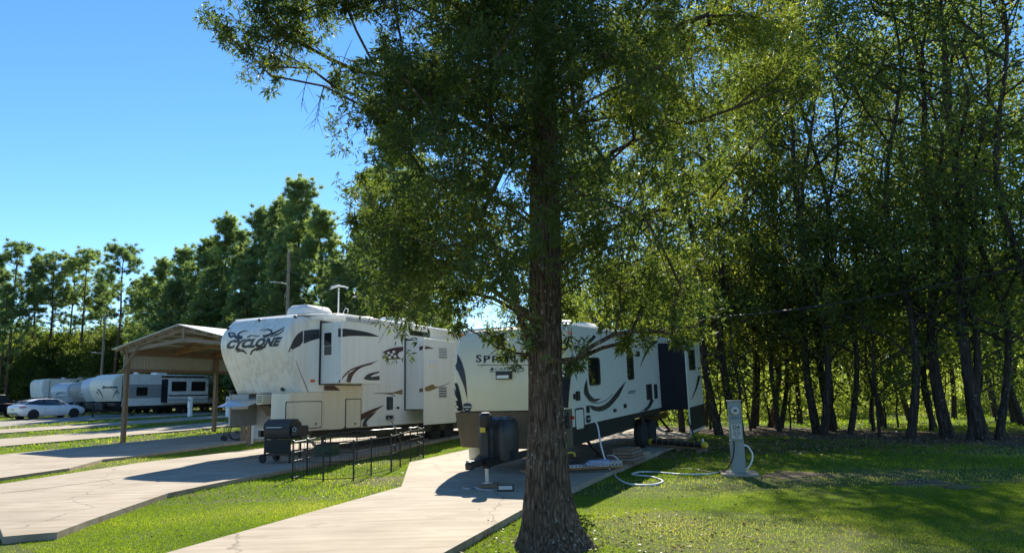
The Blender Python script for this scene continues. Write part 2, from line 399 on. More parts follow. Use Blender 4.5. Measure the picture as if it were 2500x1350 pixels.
strip('concrete_pad', [(-40, 1187), (340, 1129), (660, 1091), (1000, 1046), (1150, 1026)],
      [(8, 1309), (140, 1298), (215, 1270), (410, 1203), (560, 1172), (720, 1142), (1000, 1088), (1150, 1058)], 0.09, 'concrete', 'concrete pad under the white fifth wheel trailer')
strip('concrete_pad', [(-300, 1135), (0, 1109), (560, 1055), (800, 1032)],
      [(-300, 1200), (0, 1166), (170, 1142), (250, 1121), (340, 1111), (560, 1082), (660, 1069), (800, 1052)], 0.08, 'concrete', 'concrete pad under the timber carport')
strip('concrete_pad', [(-300, 1092), (0, 1071), (560, 1028), (760, 1013)], [(-300, 1112), (0, 1089), (560, 1040), (760, 1023)], 0.06, 'concrete', 'second concrete pad beyond the carport')
strip('concrete_pad', [(-300, 1068), (0, 1048), (560, 1012), (760, 1003)], [(-300, 1078), (0, 1057), (560, 1018), (760, 1008)], 0.06, 'concrete', 'farthest concrete pad')
strip('gravel_road', [(-300, 1043), (0, 1027), (230, 1013), (380, 1009), (560, 1002)], [(-300, 1061), (0, 1041), (230, 1025), (400, 1017), (560, 1009)], 0.015, 'gravel')
0 and strip('gravel_road', [(-420, 1400), (-120, 1250), (-45, 1215)], [(-300, 1560), (15, 1330), (6, 1250), (0, 1215)], 0.012, 'gravel')
MT['dirt'] = plain('bare_soil', (0.125, 0.095, 0.06), 0.95, 0.45, 3.5, bs=0.8, spec=0.1)
strip('bare_soil', [(1480, 1044), (1600, 1041), (1720, 1043), (1850, 1040), (2000, 1046), (2160, 1050), (2350, 1056), (2620, 1062)],
      [(1480, 1060), (1600, 1066), (1700, 1056), (1790, 1066), (1900, 1062), (1990, 1074), (2120, 1070), (2240, 1084), (2330, 1078), (2450, 1090), (2620, 1094)], 0.012, 'dirt')
strip('bare_soil', [(2170, 1178), (2230, 1169), (2290, 1172), (2340, 1180), (2400, 1186)], [(2180, 1184), (2225, 1188), (2270, 1184), (2330, 1194), (2400, 1190)], 0.008, 'dirt')
strip('bare_soil', [(1862, 1158), (1900, 1148), (1960, 1150), (2040, 1158)], [(1866, 1164), (1910, 1168), (1975, 1162), (2040, 1164)], 0.008, 'dirt')
0 and strip('bare_soil', [(1215, 1328), (1290, 1312), (1420, 1310), (1500, 1322), (1560, 1345)], [(1150, 1362), (1250, 1400), (1380, 1420), (1500, 1400), (1570, 1370)], 0.008, 'dirt')
0 and strip('bare_earth', [(2330, 1390), (2400, 1330), (2440, 1290), (2520, 1262)], [(2400, 1420), (2520, 1390), (2600, 1370), (2600, 1280)], 0.008, 'gravel')
def joint(pts, up):
    q = [G(x, y, up+0.003) for x, y in pts]; m = MB()
    for a, b in zip(q, q[1:]): m.beam(a, b, 0.010, 0.003)
    o = m.build('pad_joint', 'black'); o['kind'] = 'structure'
MT['black2'] = MT['black']
joint([(2, 1204), (120, 1190), (240, 1174), (360, 1156), (500, 1134), (640, 1113)], 0.09)

def inpoly(x, y, poly):
    c = np.zeros(len(x), bool); j = len(poly)-1
    for i in range(len(poly)):
        xi, yi = poly[i]; xj, yj = poly[j]
        c ^= ((yi > y) != (yj > y)) & (x < (xj-xi)*(y-yi)/((yj-yi) or 1e-9)+xi); j = i
    return c
Hv = np.vectorize(H)
def grass(n, y0, y1, h0, h1, wd, x0f=-0.76, x1f=0.76, pw=1.0):
    y = y0+(y1-y0)*rng.random(n)**pw; x = y*(x0f+(x1f-x0f)*rng.random(n))
    keep = np.ones(n, bool)
    for p in PADS:
        soft = 0.45 if max(q[1] for q in p)-min(q[1] for q in p) < 3 and y0 < 20 else 0.0
        keep &= ~inpoly(x, y, p) | (rng.random(n) < soft)
    nz = np.array([noise.noise(Vector((a*0.5, b*0.5, 3))) for a, b in zip(x, y)])
    nz2 = np.array([noise.noise(Vector((a*0.22, b*0.35, 9))) for a, b in zip(x, y)])
    band = (nz2 > 0.27) & (rng.random(n) < 0.75)
    keep &= ~band
    x, y, nz = x[keep], y[keep], nz[keep]; n = len(x)
    c = np.stack([x, y, np.where(y > 18, Hv(x, y), 0.0)-0.004], 1)
    hh = (h0+(h1-h0)*rng.random(n))*(1+0.5*nz); a = rng.random(n)*6.283; ln = rng.random(n)*0.9
    tip = c+np.stack([np.cos(a)*hh*ln, np.sin(a)*hh*ln, hh], 1)
    b = rng.random(n)*6.283; s = np.stack([np.cos(b), np.sin(b), 0*b], 1)*wd*0.5*(0.7+0.6*rng.random(n))[:, None]
    V = np.empty((n, 3, 3)); V[:, 0] = c-s; V[:, 1] = c+s; V[:, 2] = tip
    return V.reshape(-1, 3), np.clip(0.36+nz*0.35+nz2[keep]*0.75+rng.normal(size=n)*0.17, 0, 1)
MT['grass'] = leafmat('grass_blades', (0.07, 0.125, 0.010), (0.17, 0.25, 0.018), (0.40, 0.37, 0.17), 0.5, (1.7, 1.7, 0.5), False, 0.6)
v1, t1 = grass(420000, 4.6, 12, 0.012, 0.034, 0.008, pw=0.8); v2, t2 = grass(260000, 12, 26, 0.02, 0.05, 0.018, pw=0.8); v3, t3 = grass(70000, 26, 62, 0.04, 0.10, 0.06)
tag(link('lawn_grass', fastmesh('lawn_grass', np.vstack([v1, v2, v3]), 3, np.concatenate([t1, t2, t3])), 'grass'), 'short green and dry grass of the lawns between the pads', 'grass', kind='stuff')
# fallen leaves along the tree line and round the oak
n = 16000; px = rng.random(n)*24+3; py = 19.5+rng.normal(size=n)*1.6+px*0.12
n2 = 900; a = rng.random(n2)*6.283; rr = 0.35+1.6*rng.random(n2); qx = 0.45+np.cos(a)*rr*1.4; qy = 8.2+np.sin(a)*rr
n3 = 700; zx = -5+15*rng.random(n3); zy = 6+12*rng.random(n3)
X = np.concatenate([px, qx, zx]); Y = np.concatenate([py, qy, zy]); c = np.stack([X, Y, 0.012+0.02*rng.random(len(X))], 1)
kp = ~inpoly(X, Y, PADS[0]) & ~inpoly(X, Y, PADS[1]) | (rng.random(len(X)) < 0.015); c = c[kp]; c[:, 2] += np.where(inpoly(c[:, 0], c[:, 1], PADS[0]) | inpoly(c[:, 0], c[:, 1], PADS[1]), 0.09, 0)
ax = rng.normal(size=c.shape); ax[:, 2] *= 0.15; ax = unit(ax)
MT['litter'] = leafmat('dry_leaves', (0.07, 0.042, 0.025), (0.15, 0.10, 0.06), (0.28, 0.21, 0.13), 0.2, (1, 1, 0.8), False)
tag(link('leaf_litter', fastmesh('leaf_litter', leafquads(c, ax, np.where(c[:, 1] < 15, 0.6, 1.0)*(0.05+0.05*rng.random(len(c))), np.where(c[:, 1] < 15, 0.5, 1.0)*(0.025+0.03*rng.random(len(c)))), 4, rng.random(len(c))), 'litter'), 'brown fallen leaves scattered along the foot of the trees', 'fallen leaves', kind='stuff')
# ------------------------------------------------------------------ frames, decals, lettering on real surfaces
class Frame:
    """local frame of a vehicle: x towards its rear, y towards its far side, z up"""
    def __init__(s, loc, heading, pitch=0.0):
        s.loc = Vector(loc); s.rot = (0, -R(pitch), R(90-heading))
        s.M = Matrix.Translation(s.loc) @ (Matrix.Rotation(s.rot[2], 4, 'Z') @ Matrix.Rotation(s.rot[1], 4, 'Y')); s.I = s.M.inverted()
    def on(s, px, py, y=0.0, ax=1):       # where the sight line of a pixel meets the local plane y=const (or x=const)
        o = s.I @ CAM; d = s.I.to_3x3() @ ray(px, py); t = (y-o[ax])/d[ax]; return o+d*t
    def xz(s, px, py, y=0.0): p = s.on(px, py, y); return (p.x, p.z)
def bvh_of(objs, fr):
    vs, fs = [], []
    for o in objs:
        k = len(vs); vs += [fr.M @ v.co for v in o.data.vertices]; fs += [tuple(i+k for i in p.vertices) for p in o.data.polygons]
    return BVHTree.FromPolygons(vs, fs)
def hit(bv, px, py):
    for dy in (0, 2, 4, 7, 10, 14, 20):
        h = bv.ray_cast(CAM, ray(px, py+dy))
        if h[0]: return h
    return (P(px, py, 19), Vector((0, -1, 0)))
def project(tris, bv, fr, root, name, m, off=0.004):
    cache = {}; vs = []; fs = []
    def vid(p):
        k = (round(p[0], 3), round(p[1], 3))
        if k not in cache:
            h = bv.ray_cast(CAM, ray(*k))
            if h[0] is None: cache[k] = None
            else:
                nrm = h[1] if h[1].dot(ray(*k)) < 0 else -h[1]
                cache[k] = len(vs); vs.append(fr.I @ (h[0]+nrm*off))
        return cache[k]
    for t in tris:
        i = [vid(p) for p in t]
        if None in i or len(set(i)) < 3: continue
        if max((vs[i[a]]-vs[i[(a+1) % 3]]).length for a in range(3)) > 1.0: continue
        fs.append(tuple(i))
    if not fs: return None
    mb = MB(); mb.add(vs, fs); return mb.build(name, m, root, fix=False)
def split(tris, s):
    out = []; st = list(tris)
    while st:
        t = st.pop(); L = [math.dist(t[a], t[(a+1) % 3]) for a in range(3)]; a = L.index(max(L))
        if L[a] > s:
            p, q, r = t[a], t[(a+1) % 3], t[(a+2) % 3]; m = ((p[0]+q[0])/2, (p[1]+q[1])/2); st += [(p, m, r), (m, q, r)]
        else: out.append(t)
    return out
def decal(name, polys, bv, fr, root, m, off=0.004, s=12):
    tris = []
    for poly in polys:
        pts = [Vector((x, y, 0)) for x, y in poly]
        for t in tessellate_polygon([pts]): tris.append(tuple((pts[i].x, pts[i].y) for i in t))
    return project(split(tris, s), bv, fr, root, name, m, off)
def ribbon(pts, w0, w1=None, n=5):          # a tapering swoosh along a curve, as an outline
    c = bez(pts, n); N = len(c); w1 = w0 if w1 is None else w1; up, dn = [], []
    for i in range(N):
        a = c[max(i-1, 0)]; b = c[min(i+1, N-1)]; dx, dy = b[0]-a[0], b[1]-a[1]; l = math.hypot(dx, dy) or 1
        t = i/(N-1); w = (w0*math.sin(math.pi*min(1, t*1.0+0.001))**0.7 if w1 < 0 else w0+(w1-w0)*t)/2
        up.append((c[i][0]-dy/l*w, c[i][1]+dx/l*w)); dn.append((c[i][0]+dy/l*w, c[i][1]-dx/l*w))
    return up+dn[::-1]
def text_tris(txt, bold=0.0, shear=0.0, space=1.0):
    cu = bpy.data.curves.new('t', 'FONT'); cu.body = txt; cu.offset = bold; cu.shear = shear; cu.space_character = space; cu.resolution_u = 3
    ob = bpy.data.objects.new('t', cu); C.objects.link(ob); dg = bpy.context.evaluated_depsgraph_get()
    me = bpy.data.meshes.new_from_object(ob.evaluated_get(dg)); bpy.data.objects.remove(ob)
    me.calc_loop_triangles(); vs = [(v.co.x, v.co.y) for v in me.vertices]; tr = [tuple(vs[i] for i in t.vertices) for t in me.loop_triangles]
    bpy.data.meshes.remove(me); xs_ = [v[0] for v in vs]; ys_ = [v[1] for v in vs]
    x0, x1, y0, y1 = min(xs_), max(xs_), min(ys_), max(ys_)
    return [tuple(((a-x0)/(x1-x0), (b-y0)/(y1-y0)) for a, b in t) for t in tr]
def letter(name, txt, quad, bv, fr, root, m, bold=0.0, shear=0.0, off=0.005, space=1.0):
    """quad: pixels of bottom-left, bottom-right, top-right, top-left"""
    bl, br, tr_, tl = quad
    def mp(p):
        u, v = p; return tuple((bl[k]*(1-u)+br[k]*u)*(1-v)+(tl[k]*(1-u)+tr_[k]*u)*v for k in (0, 1))
    return project([tuple(mp(p) for p in t) for t in text_tris(txt, bold, shear, space)], bv, fr, root, name, m, off)
def wheel(parent, x, y, z, r, w, rim='rim', face=-1, spokes=8):
    """face=-1: outer side looks to -y"""
    t = MB().lathe([(r*0.62, -w/2), (r*0.93, -w/2), (r, -w*0.3), (r, w*0.3), (r*0.93, w/2), (r*0.62, w/2)], (x, y, z), 'y', 28).build('wheel', 'rubber', parent, smooth='auto')
    m = MB(); f = y+face*w*0.38
    m.lathe([(r*0.62, y-w*0.3), (r*0.62, f), (r*0.56, f), (r*0.54, f-face*0.05), (r*0.16, f-face*0.04), (r*0.14, f)] , (x, 0, z), 'y', 24)
    for k in range(spokes):
        a = 2*math.pi*k/spokes; ca, sa = math.cos(a), math.sin(a)
        m.beam((x+ca*r*0.12, f-face*0.015, z+sa*r*0.12), (x+ca*r*0.58, f-face*0.01, z+sa*r*0.58), r*0.11, 0.03, up=(0, 1, 0))
    m.build('rim', rim, t); return t

# ================================================================== white fifth wheel trailer
F = Frame(P(750, 950, 19.5)*1.0, 25.0, -0.5); F = Frame((F.loc.x, F.loc.y, 0.0), 25.0, -0.5)
cy = thing('fifth_wheel_trailer', 'long white fifth wheel trailer with stained nose, big dark slanted lettering and maroon swooshes', 'trailer', F.loc, F.rot)
W = 2.44
zt0 = F.xz(750, 773)[1]; xp, ztp = F.xz(838, 770); zo = F.xz(735, 957)[1]; zb = F.xz(827, 1047)[1]; LEN = 11.2
# nose cap: plan outline per height
rows = []
prof = [(zo, -0.20), (zo+0.10, -0.27), (zo+0.45, -0.48), (zo+0.9, -0.75), (zo+1.25, -0.88), (zo+1.6, -0.84), (zt0-0.16, -0.62), (zt0-0.05, -0.54), (zt0+0.0, -0.42)]
prof = [(b, a) for a, b in bez([(x, z) for z, x in prof], 3)]
for k, (z, x) in enumerate(prof):
    rw = []; top = max(0, (z-(zt0-0.16)))*0.4; r = 0.22
    rw.append((0.0, 0.0+top, z))
    for j in range(7):
        a = R(90*j/6); rw.append((x+r*(1-math.sin(a)), top+r*(1-math.cos(a)), z))
    for j in range(1, 8):
        t = j/8; rw.append((x-0.07*math.sin(math.pi*t), top+r+(W-2*r-2*top)*t, z))
    for j in range(7):
        a = R(90-90*j/6); rw.append((x+r*(1-math.sin(a)), W-top-r*(1-math.cos(a)), z))
    rw.append((0.0, W-top, z)); rows.append(rw)
m = MB().grid(rows)
top = rows[-1]; bot = rows[0]; o = len(m.v); m.v += [tuple(v) for v in top]; m.f.append(tuple(range(o, o+len(top)))); o = len(m.v); m.v += [tuple(v) for v in bot]; m.f.append(tuple(range(o, o+len(bot)))[::-1])
cap = m.build('nose_cap', 'cyclone', cy, smooth='auto')
body = MB().prism([(0.004, zo), (0.9, zo), (0.9, zb), (LEN, zb), (LEN, ztp-0.02), (xp, ztp), (0.004, zt0)], 0.001, W-0.001).build('body', 'cyclone_side', cy)
lowf = MB().prism([(-0.62, 0.05), (-0.70, 0.35), (-0.70, 0.62), (0.9, 0.62), (0.9, 0.0), (-0.5, 0.0)], zb, zo-0.012, 'xy').build('front_storage_box', 'cyclone_low', cy, bev=0.03)
zl = F.xz(620, 1000)[1]
MB().box(-0.38, 0.9, W-0.06, W-0.003, zb+0.15, zo-0.01).box(-0.36, -0.33, 1.75, W-0.06, zb+0.62, zo-0.01).build('drop_panel', 'grey', cy)
MB().box(0.6, 0.86, 0.62, W-0.06, zb+0.05, zo-0.01).build('front_wall', 'grey', cy)
MB().prism([(0.5, zo-0.01), (-0.32, zo-0.01), (-0.30, zo-0.35), (-0.05, zo-0.62), (0.5, zo-0.3)], 1.05, 1.35).build('pin_box', 'blackm', cy)
# lower side overlay (cream doors row) below the sill line
x0, _ = F.xz(690, 1000); xa, za = F.xz(884, 955); xb, _ = F.xz(787, 1000)
MB().box(x0+0.22, F.xz(884, 1000)[0], -0.012, 0.0, zb+0.02, F.xz(830, 957)[1]).box(F.xz(805, 950)[0], F.xz(884, 950)[0], -0.012, 0.0, F.xz(830, 956.9)[1], F.xz(845, 941)[1]).build('lower_side_panel', 'cyclone_low', cy)
def sidebox(name, pxa, pxb, y, m, th=0.01, parent=cy, fr=F, r=0.05, y2=None):
    a = fr.xz(*pxa, y); b = fr.xz(*pxb, y); x0, x1 = sorted((a[0], b[0])); z0, z1 = sorted((a[1], b[1]))
    return MB().prism(rrect(x0, x1, z0, z1, min(r, (x1-x0)*0.45, (z1-z0)*0.45)), y-th, y if y2 is None else y2).build(name, m, parent)
for a, b in (((699, 982), (783, 1042)), ((845, 975), (879, 1042))):
    h = sidebox('storage_door', a, b, -0.012, 'cyclone_low', 0.014); sidebox('latch', (b[0]-14, b[1]-10), (b[0]-10, b[1]-6), -0.026, 'black', 0.01, h)
    sidebox('seal', (a[0]-2, a[1]-2), (b[0]+2, b[1]+2), -0.012, 'black', 0.004, h)
# roof, edge rail, A/C, vents, antenna
MB().prism([(-0.42, zt0+0.002), (xp, ztp+0.002), (LEN, ztp-0.018), (LEN, ztp+0.05), (xp, ztp+0.07), (-0.35, zt0+0.05)], 0.08, W-0.08).build('roof', 'roofw', cy, bev=0.02)
MB().beam((0.02, -0.03, zt0-0.05), (xp, -0.03, ztp-0.03), 0.07, 0.12).beam((xp, -0.03, ztp-0.03), (LEN, -0.03, ztp-0.05), 0.07, 0.12).build('awning_rail', 'roofw', cy, bev=0.015)
def ac(x, y, z, parent, l=1.05, w=0.72, h=0.27, m='roofw'):
    a = MB().grid([[(x+l*(u-0.5)*(1-0.22*t**3), y+w*(v-0.5)*(1-0.25*t**3), z+h*t) for u, v in ((0.06, 0), (0.94, 0), (1, 0.08), (1, 0.92), (0.94, 1), (0.06, 1), (0, 0.92), (0, 0.08), (0.06, 0))] for t in (0, 0.3, 0.6, 0.85, 1)])
    o = len(a.v); a.v += a.v[-9:-1]; a.f.append(tuple(range(o, o+8)))
    return a.build('air_conditioner', m, parent, bev=0.0, smooth='auto')
ac(xp+0.0-0.55, 0.75, ztp-0.02, cy, 1.25); ac(F.xz(1010, 790)[0]+0.3, 0.9, ztp+0.03, cy, 1.5, 0.75, 0.3)
MB().lathe([(0.28, 0), (0.27, 0.05), (0.16, 0.10), (0.05, 0.115)], (F.xz(925, 780)[0], 0.5, ztp+0.05)).build('roof_vent', 'roofw', cy, smooth='auto')
ap = F.on(826, 768, 0.55); at = F.on(826, 703, 0.55)
ant = MB().tube([(ap.x, 0.55, ztp), (ap.x, 0.55, at.z)], 0.022).build('antenna_mast', 'white', cy)
MB().tube([(at.x-0.35, 0.55, at.z-0.02), (at.x-0.1, 0.5, at.z+0.06), (at.x+0.35, 0.45, at.z+0.05)], [0.015, 0.03, 0.015]).tube([(at.x-0.1, 0.25, at.z+0.03), (at.x, 0.55, at.z+0.05), (at.x+0.05, 0.9, at.z)], 0.012).build('antenna_head', 'white', ant)
MB().tube(catmull([(ap.x+0.12, 0.5, ztp+0.05), (ap.x+0.25, 0.5, ztp+0.3), (ap.x+0.4, 0.5, ztp+0.3), (ap.x+0.38, 0.5, ztp+0.2)]), 0.01).build('loop_cable', 'white', cy)
# slide-outs
def slide(fr, root, pxl, ytop, ybot, protr, pxr, mat, yface_bot=None, gap=True):
    x0, z1 = fr.xz(pxl, ytop); z0 = fr.xz(pxl, ybot)[1]
    x1 = fr.xz(pxr, (ytop+ybot)/2, -protr)[0]
    s_ = MB().box(x0, x1-0.02, -protr+0.02, -0.003, z0, z1).build('slide_out', mat, root, bev=0.01)
    zf = z0 if yface_bot is None else fr.xz(pxr, yface_bot, -protr)[1]
    fl = MB().box(x0-0.03, x1, -protr-0.012, -protr+0.019, zf, z1+0.05).build('outer_face', mat, s_, bev=0.008)
    if gap: MB().box(x0-0.07, x1+0.07, -0.010, -0.0035, z0-0.03, z1+0.07).build('seal', 'black', s_)
    return s_, (x0, x1, z0, z1), fl
pr = 0.72
s1, d1, f1 = slide(F, cy, 785, 789, 937, pr, 928, 'cyclone_side')
s2, d2, f2 = slide(F, cy, 990, 832, 999, pr, 1112, 'cyclone_side', 1031)
# end wall window on first slide
def endbox(fr, parent, a, b, x, m, th=0.02, name='window', r=0.04):
    p = fr.on(*a, x, 0); q = fr.on(*b, x, 0); y0, y1 = sorted((p.y, q.y)); z0, z1 = sorted((p.z, q.z))
    return MB().prism(rrect(y0, y1, z0, z1, r), x-th, x+0.01, 'yz').build(name, m, parent)
ew = endbox(F, cy, (789.5, 810), (811.5, 868), d1[0]-0.001, 'white', 0.022, 'window_frame'); endbox(F, ew, (792, 813), (809, 843), d1[0]-0.024, 'glass', 0.006, 'pane', 0.02); endbox(F, ew, (792, 845), (809, 866), d1[0]-0.024, 'glassg', 0.006, 'pane', 0.02)
MB().box(d1[0]+0.15, d1[1], -pr-0.03, -pr, d1[3]+0.03, d1[3]+0.14).build('slide_awning', 'ltgrey', cy)
sidebox('window', (1000, 806), (1049, 824), 0.0, 'glass', 0.02, cy)
uw = sidebox('utility_hatch', (941, 966), (962, 1003), 0.0, 'white', 0.014); sidebox('hatch_opening', (943.5, 968), (959.5, 1000), -0.014, 'glass', 0.004, uw)
ob = sidebox('outlet_box', (966, 990), (977, 1001), 0.0, 'white', 0.014); sidebox('sockets', (968, 992.5), (975, 998), -0.014, 'black', 0.006, ob)
pd = sidebox('power_inlet', (941, 1013), (962, 1028), 0.0, 'ltgrey', 0.014); sidebox('plug', (943, 1014), (953, 1022), -0.014, 'black', 0.10, pd)
sidebox('lower_hatch', (966, 1010), (977, 1026), 0.0, 'white', 0.012)
for yy in ((848, 876), (943, 971)):
    v_ = sidebox('louvre_vent', (1071, yy[0]), (1091, yy[1]), -pr-0.012, 'ltgrey', 0.012)
    for k in range(4):
        q = yy[0]+4+k*6.2; sidebox('slot', (1072.5, q), (1089.5, q+2.4), -pr-0.024, 'blue' if 0 else 'slate', 0.004, v_, r=0.005)
sidebox('slide_light', (1047, 881), (1066, 893), -pr-0.012, 'roofw', 0.05)
sidebox('marker_light', (758, 926), (767, 933), 0.0, 'amber', 0.03)
bc = bvh_of([cap, body, s1, s2, f1, f2, lowf], F)
def cd(mat, *polys, off=0.006, nm='decal'):
    if nm == 'decal' and len(polys) <= 4:
        for p_ in polys: decal(nm, [p_], bc, F, cy, mat, off)
    else: decal(nm, polys, bc, F, cy, mat, off)
cd('slate', bez([(702.9, 860), (713, 836), (725, 817), (739, 807)], 4)+[(739, 834), (732, 844), (716, 852)], off=0.008)
cd('slate', [(742, 807), (760, 804.5), (779.5, 803.5), (779.5, 825.7), (758, 832), (741, 839)], off=0.008)
cd('slate', [(826, 802)]+bez([(840, 802), (870, 806), (900, 812), (927, 822)], 4)+bez([(890, 820.5), (860, 820), (826, 823)], 3), off=0.008)
cd('maroon', bez([(822, 937), (850, 905), (880, 892), (910, 884), (925, 878)], 5)+bez([(905, 890), (880, 898), (862, 915), (854, 938)], 4)+[(843, 938)]+bez([(850, 912), (870, 899)], 2)[::1]+bez([(855, 905), (838, 922), (829, 937)], 3), off=0.008)
cd('slate', bez([(887, 925), (898, 913), (925, 906)], 4)+[(926, 909)]+bez([(910, 915), (905, 920), (926, 917)], 3)+[(926, 928), (900, 928)], off=0.009)
cd('maroon', bez([(927, 868), (937, 858), (960, 849), (984, 846)], 4)+bez([(984, 856), (972, 862), (972, 870), (980, 876)], 3)+[(927, 878)], off=0.008)
ck = []
for i in range(5):
    for j in range(3):
        if (i+j) % 2 == 0:
            x_ = 931+i*6.5+j*1.5; y_ = 862+j*5.4-i*1.3; ck.append([(x_, y_), (x_+6.5, y_-1.3), (x_+7.5, y_+4), (x_+1.2, y_+5.2)])
cd('white', *ck, off=0.011, nm='chequer_pattern')
cd('maroon', bez([(1024, 845.5), (1040, 845), (1060, 850.5)], 4)+bez([(1045, 851), (1024, 855.5)], 3), off=0.008)
cd('gold', bez([(936, 959), (960, 957), (982, 950)], 4)+[(982, 963)]+bez([(970, 961), (955, 960)], 2), off=0.009)
cd('gold', bez([(1024, 949), (1040, 944), (1056, 938), (1062, 943), (1075, 943)], 4)+bez([(1050, 954), (1024, 957)], 3), off=0.009)
cd('slate', ribbon([(1068, 945), (1085, 940), (1098, 933)], 2.5, 0.6), ribbon([(912, 960), (935, 960), (955, 962), (964, 968)], 1, 3), off=0.009)
cd('maroon', bez([(835, 1046), (862, 1022), (895, 1004), (938, 988)], 4)+bez([(905, 1010), (875, 1030), (852, 1044)], 4), off=0.018)
cd('slate', bez([(884, 1043), (886, 1030), (897, 1015), (920, 1003)], 4)+bez([(905, 1018), (894, 1030), (898, 1042)], 4), off=0.018)
cd('maroon', [(791, 941), (815, 941), (830, 953), (791, 953)], off=0.018)
cd('slate', ribbon([(722, 880), (735, 915), (752, 955)], 0.7, 1.6), off=0.007)
cd('roofw', ribbon([(700, 957), (760, 956), (830, 955), (880, 954)], 2.0), off=0.03, nm='trim_strip')
# nose lettering
letter('lettering_outline', 'CYCLONE', [(549.5, 852.5), (682, 846), (692, 820.5), (559, 829)], bc, F, cy, 'silver', 0.09, 0.12, 0.006)
letter('lettering', 'CYCLONE', [(551, 851.5), (680.5, 845), (689, 822), (560, 830.5)], bc, F, cy, 'slate', 0.055, 0.12, 0.011)
horn = [ribbon([(559, 812), (563, 822), (572, 820), (582, 826), (592, 822)], 5, 7), ribbon([(606, 808), (590, 810), (582, 818), (590, 827)], 1, 6), ribbon([(578, 826), (572, 815), (560, 812)], 6, 2),
        ribbon([(635, 806), (655, 805), (664, 812), (652, 820), (642, 820)], 1, 6), ribbon([(645, 822), (665, 815), (680, 808), (695, 799)], 7, 1.5), ribbon([(660, 820), (680, 816), (693, 805)], 5, 1.5),
        ribbon([(604, 824), (614, 819), (627, 821), (634, 819)], 3, 1.5), ribbon([(652, 803), (662, 806), (665, 814)], 1, 3),
        ribbon([(575, 852), (585, 853), (595, 856), (602, 864)], 6, 2.5), ribbon([(578, 858), (590, 857), (598, 860)], 4, 1), ribbon([(612, 866), (616, 857), (628, 851), (648, 846)], 3, 6), ribbon([(625, 855), (640, 852), (648, 844)], 3, 1)]
cd('slate', *horn, off=0.009, nm='flame_emblem')
cd('silver', *[ribbon([(a+3, b-2), (a+10, b-4), (a+18, b-3)], 1.4, 0.5) for a, b in ((562, 822), (640, 812), (655, 822), (584, 856))], off=0.013)
for (px, py) in ((558, 791), (634, 781), (721, 773)):
    h = hit(bc, px, py+1); q = F.I @ h[0]; MB().lathe([(0.045, -0.03), (0.05, 0.02), (0.03, 0.04)], tuple(q), 'z', 10).build('marker_light', 'black', cy)
for (px, py) in ((565, 957), (691, 950)):
    h = hit(bc, px, py); q = F.I @ h[0]; MB().lathe([(0.05, -0.05), (0.05, 0.05)], tuple(q), 'x', 12).build('clearance_lens', 'black', cy)
cd('roofw', ribbon([(563, 963), (640, 962), (735, 956)], 1.6), off=0.02, nm='trim_strip')
# chassis, landing legs, wheels
MB().box(0.5, LEN-0.1, 0.25, 0.35, zb-0.18, zb-0.002).box(0.5, LEN-0.1, W-0.35, W-0.25, zb-0.18, zb-0.002).box(2.5, 10, 0.3, W-0.3, zb-0.12, zb-0.003).build('chassis', 'blackm', cy)
MB().box(2.4, LEN-0.05, 0.05, W-0.05, zb-0.30, zb-0.121).build('underbelly', 'black', cy)
for y in (0.3, W-0.3): MB().box(1.0, 1.09, y-0.045, y+0.045, 0.0, zb).box(0.93, 1.16, y-0.12, y+0.12, 0, 0.11).build('landing_leg', 'blackm', cy)
for x in (6.7, 7.6):
    wheel(cy, x, 0.17, 0.46, 0.37, 0.24); wheel(cy, x, W-0.17, 0.46, 0.37, 0.24, face=1)
MB().prism([(0.2, zb-0.01), (0.9, 0.12), (1.0, 0.12), (0.3, zb-0.01)], 0.28, 0.33).build('leg_brace', 'steel', cy)

# ================================================================== beige travel trailer
F2 = Frame((0, 0, 0), 24.5, 1.2); c0 = P(1396, 953, 14.5); F2 = Frame((c0.x, c0.y, 0.05), 24.5, 1.2)
sp = thing('travel_trailer', 'beige travel trailer with dark skirt and brown serif lettering, parked behind the oak', 'trailer', F2.loc, F2.rot)
zt = F2.xz(1398, 794)[1]; zm = F2.xz(1392, 1044)[1]; zs = zm-0.36; zc = F2.on(1160, 1093, -0.35, 0).z; L2 = 10.4; W = 2.44
zr = F2.on(1160, 1005, -0.4, 0).z
def shell(z0, z1, steps, bulge, inset=0.0):
    rows = []
    for k in range(steps+1):
        z = z0+(z1-z0)*k/steps; t = (z-zc)/(zt-zc); x = -0.10-0.42*math.sin(math.pi*min(1, max(0, (1.0-t)*0.78+0.12)))+0.20*max(0, t-0.75)/0.25*max(0, t-0.75)/0.25 + bulge
        top = 0.0; rw = [(0.0, 0.0, z)]; r = 0.16
        for j in range(6):
            a = R(90*j/5); rw.append((x+r*(1-math.sin(a)), r*(1-math.cos(a)), z))
        for j in range(1, 8): rw.append((x-0.10*math.sin(math.pi*j/8), r+(W-2*r)*j/8, z))
        for j in range(6):
            a = R(90-90*j/5); rw.append((x+r*(1-math.sin(a)), W-r*(1-math.cos(a)), z))
        rw.append((0.0, W, z)); rows.append(rw)
    return rows
cap2 = MB().grid(shell(zr+0.02, zt-0.04, 16, 0)); tp = shell(zt-0.04, zt+0.04, 3, 0)
for k, rw in enumerate(tp):
    e = k*0.05*k/2; cap2.v += []; tp[k] = [(min(0.0, x+e), min(max(y, e*0.6), W-e*0.6), z) for x, y, z in rw]
cap2.grid(tp); o = len(cap2.v); cap2.v += tp[-1]; cap2.f.append(tuple(range(o, o+len(tp[-1]))))
cap2 = cap2.build('front_cap', 'sprinter', sp, smooth='auto')
lowc = MB().grid(shell(zc, zr, 6, -0.03)); o = len(lowc.v); lowc.v += shell(zc, zr, 1, -0.03)[1]; lowc.f.append(tuple(range(o, len(lowc.v))))
lowc = lowc.build('lower_front_cap', 'taupe', sp, smooth='auto')
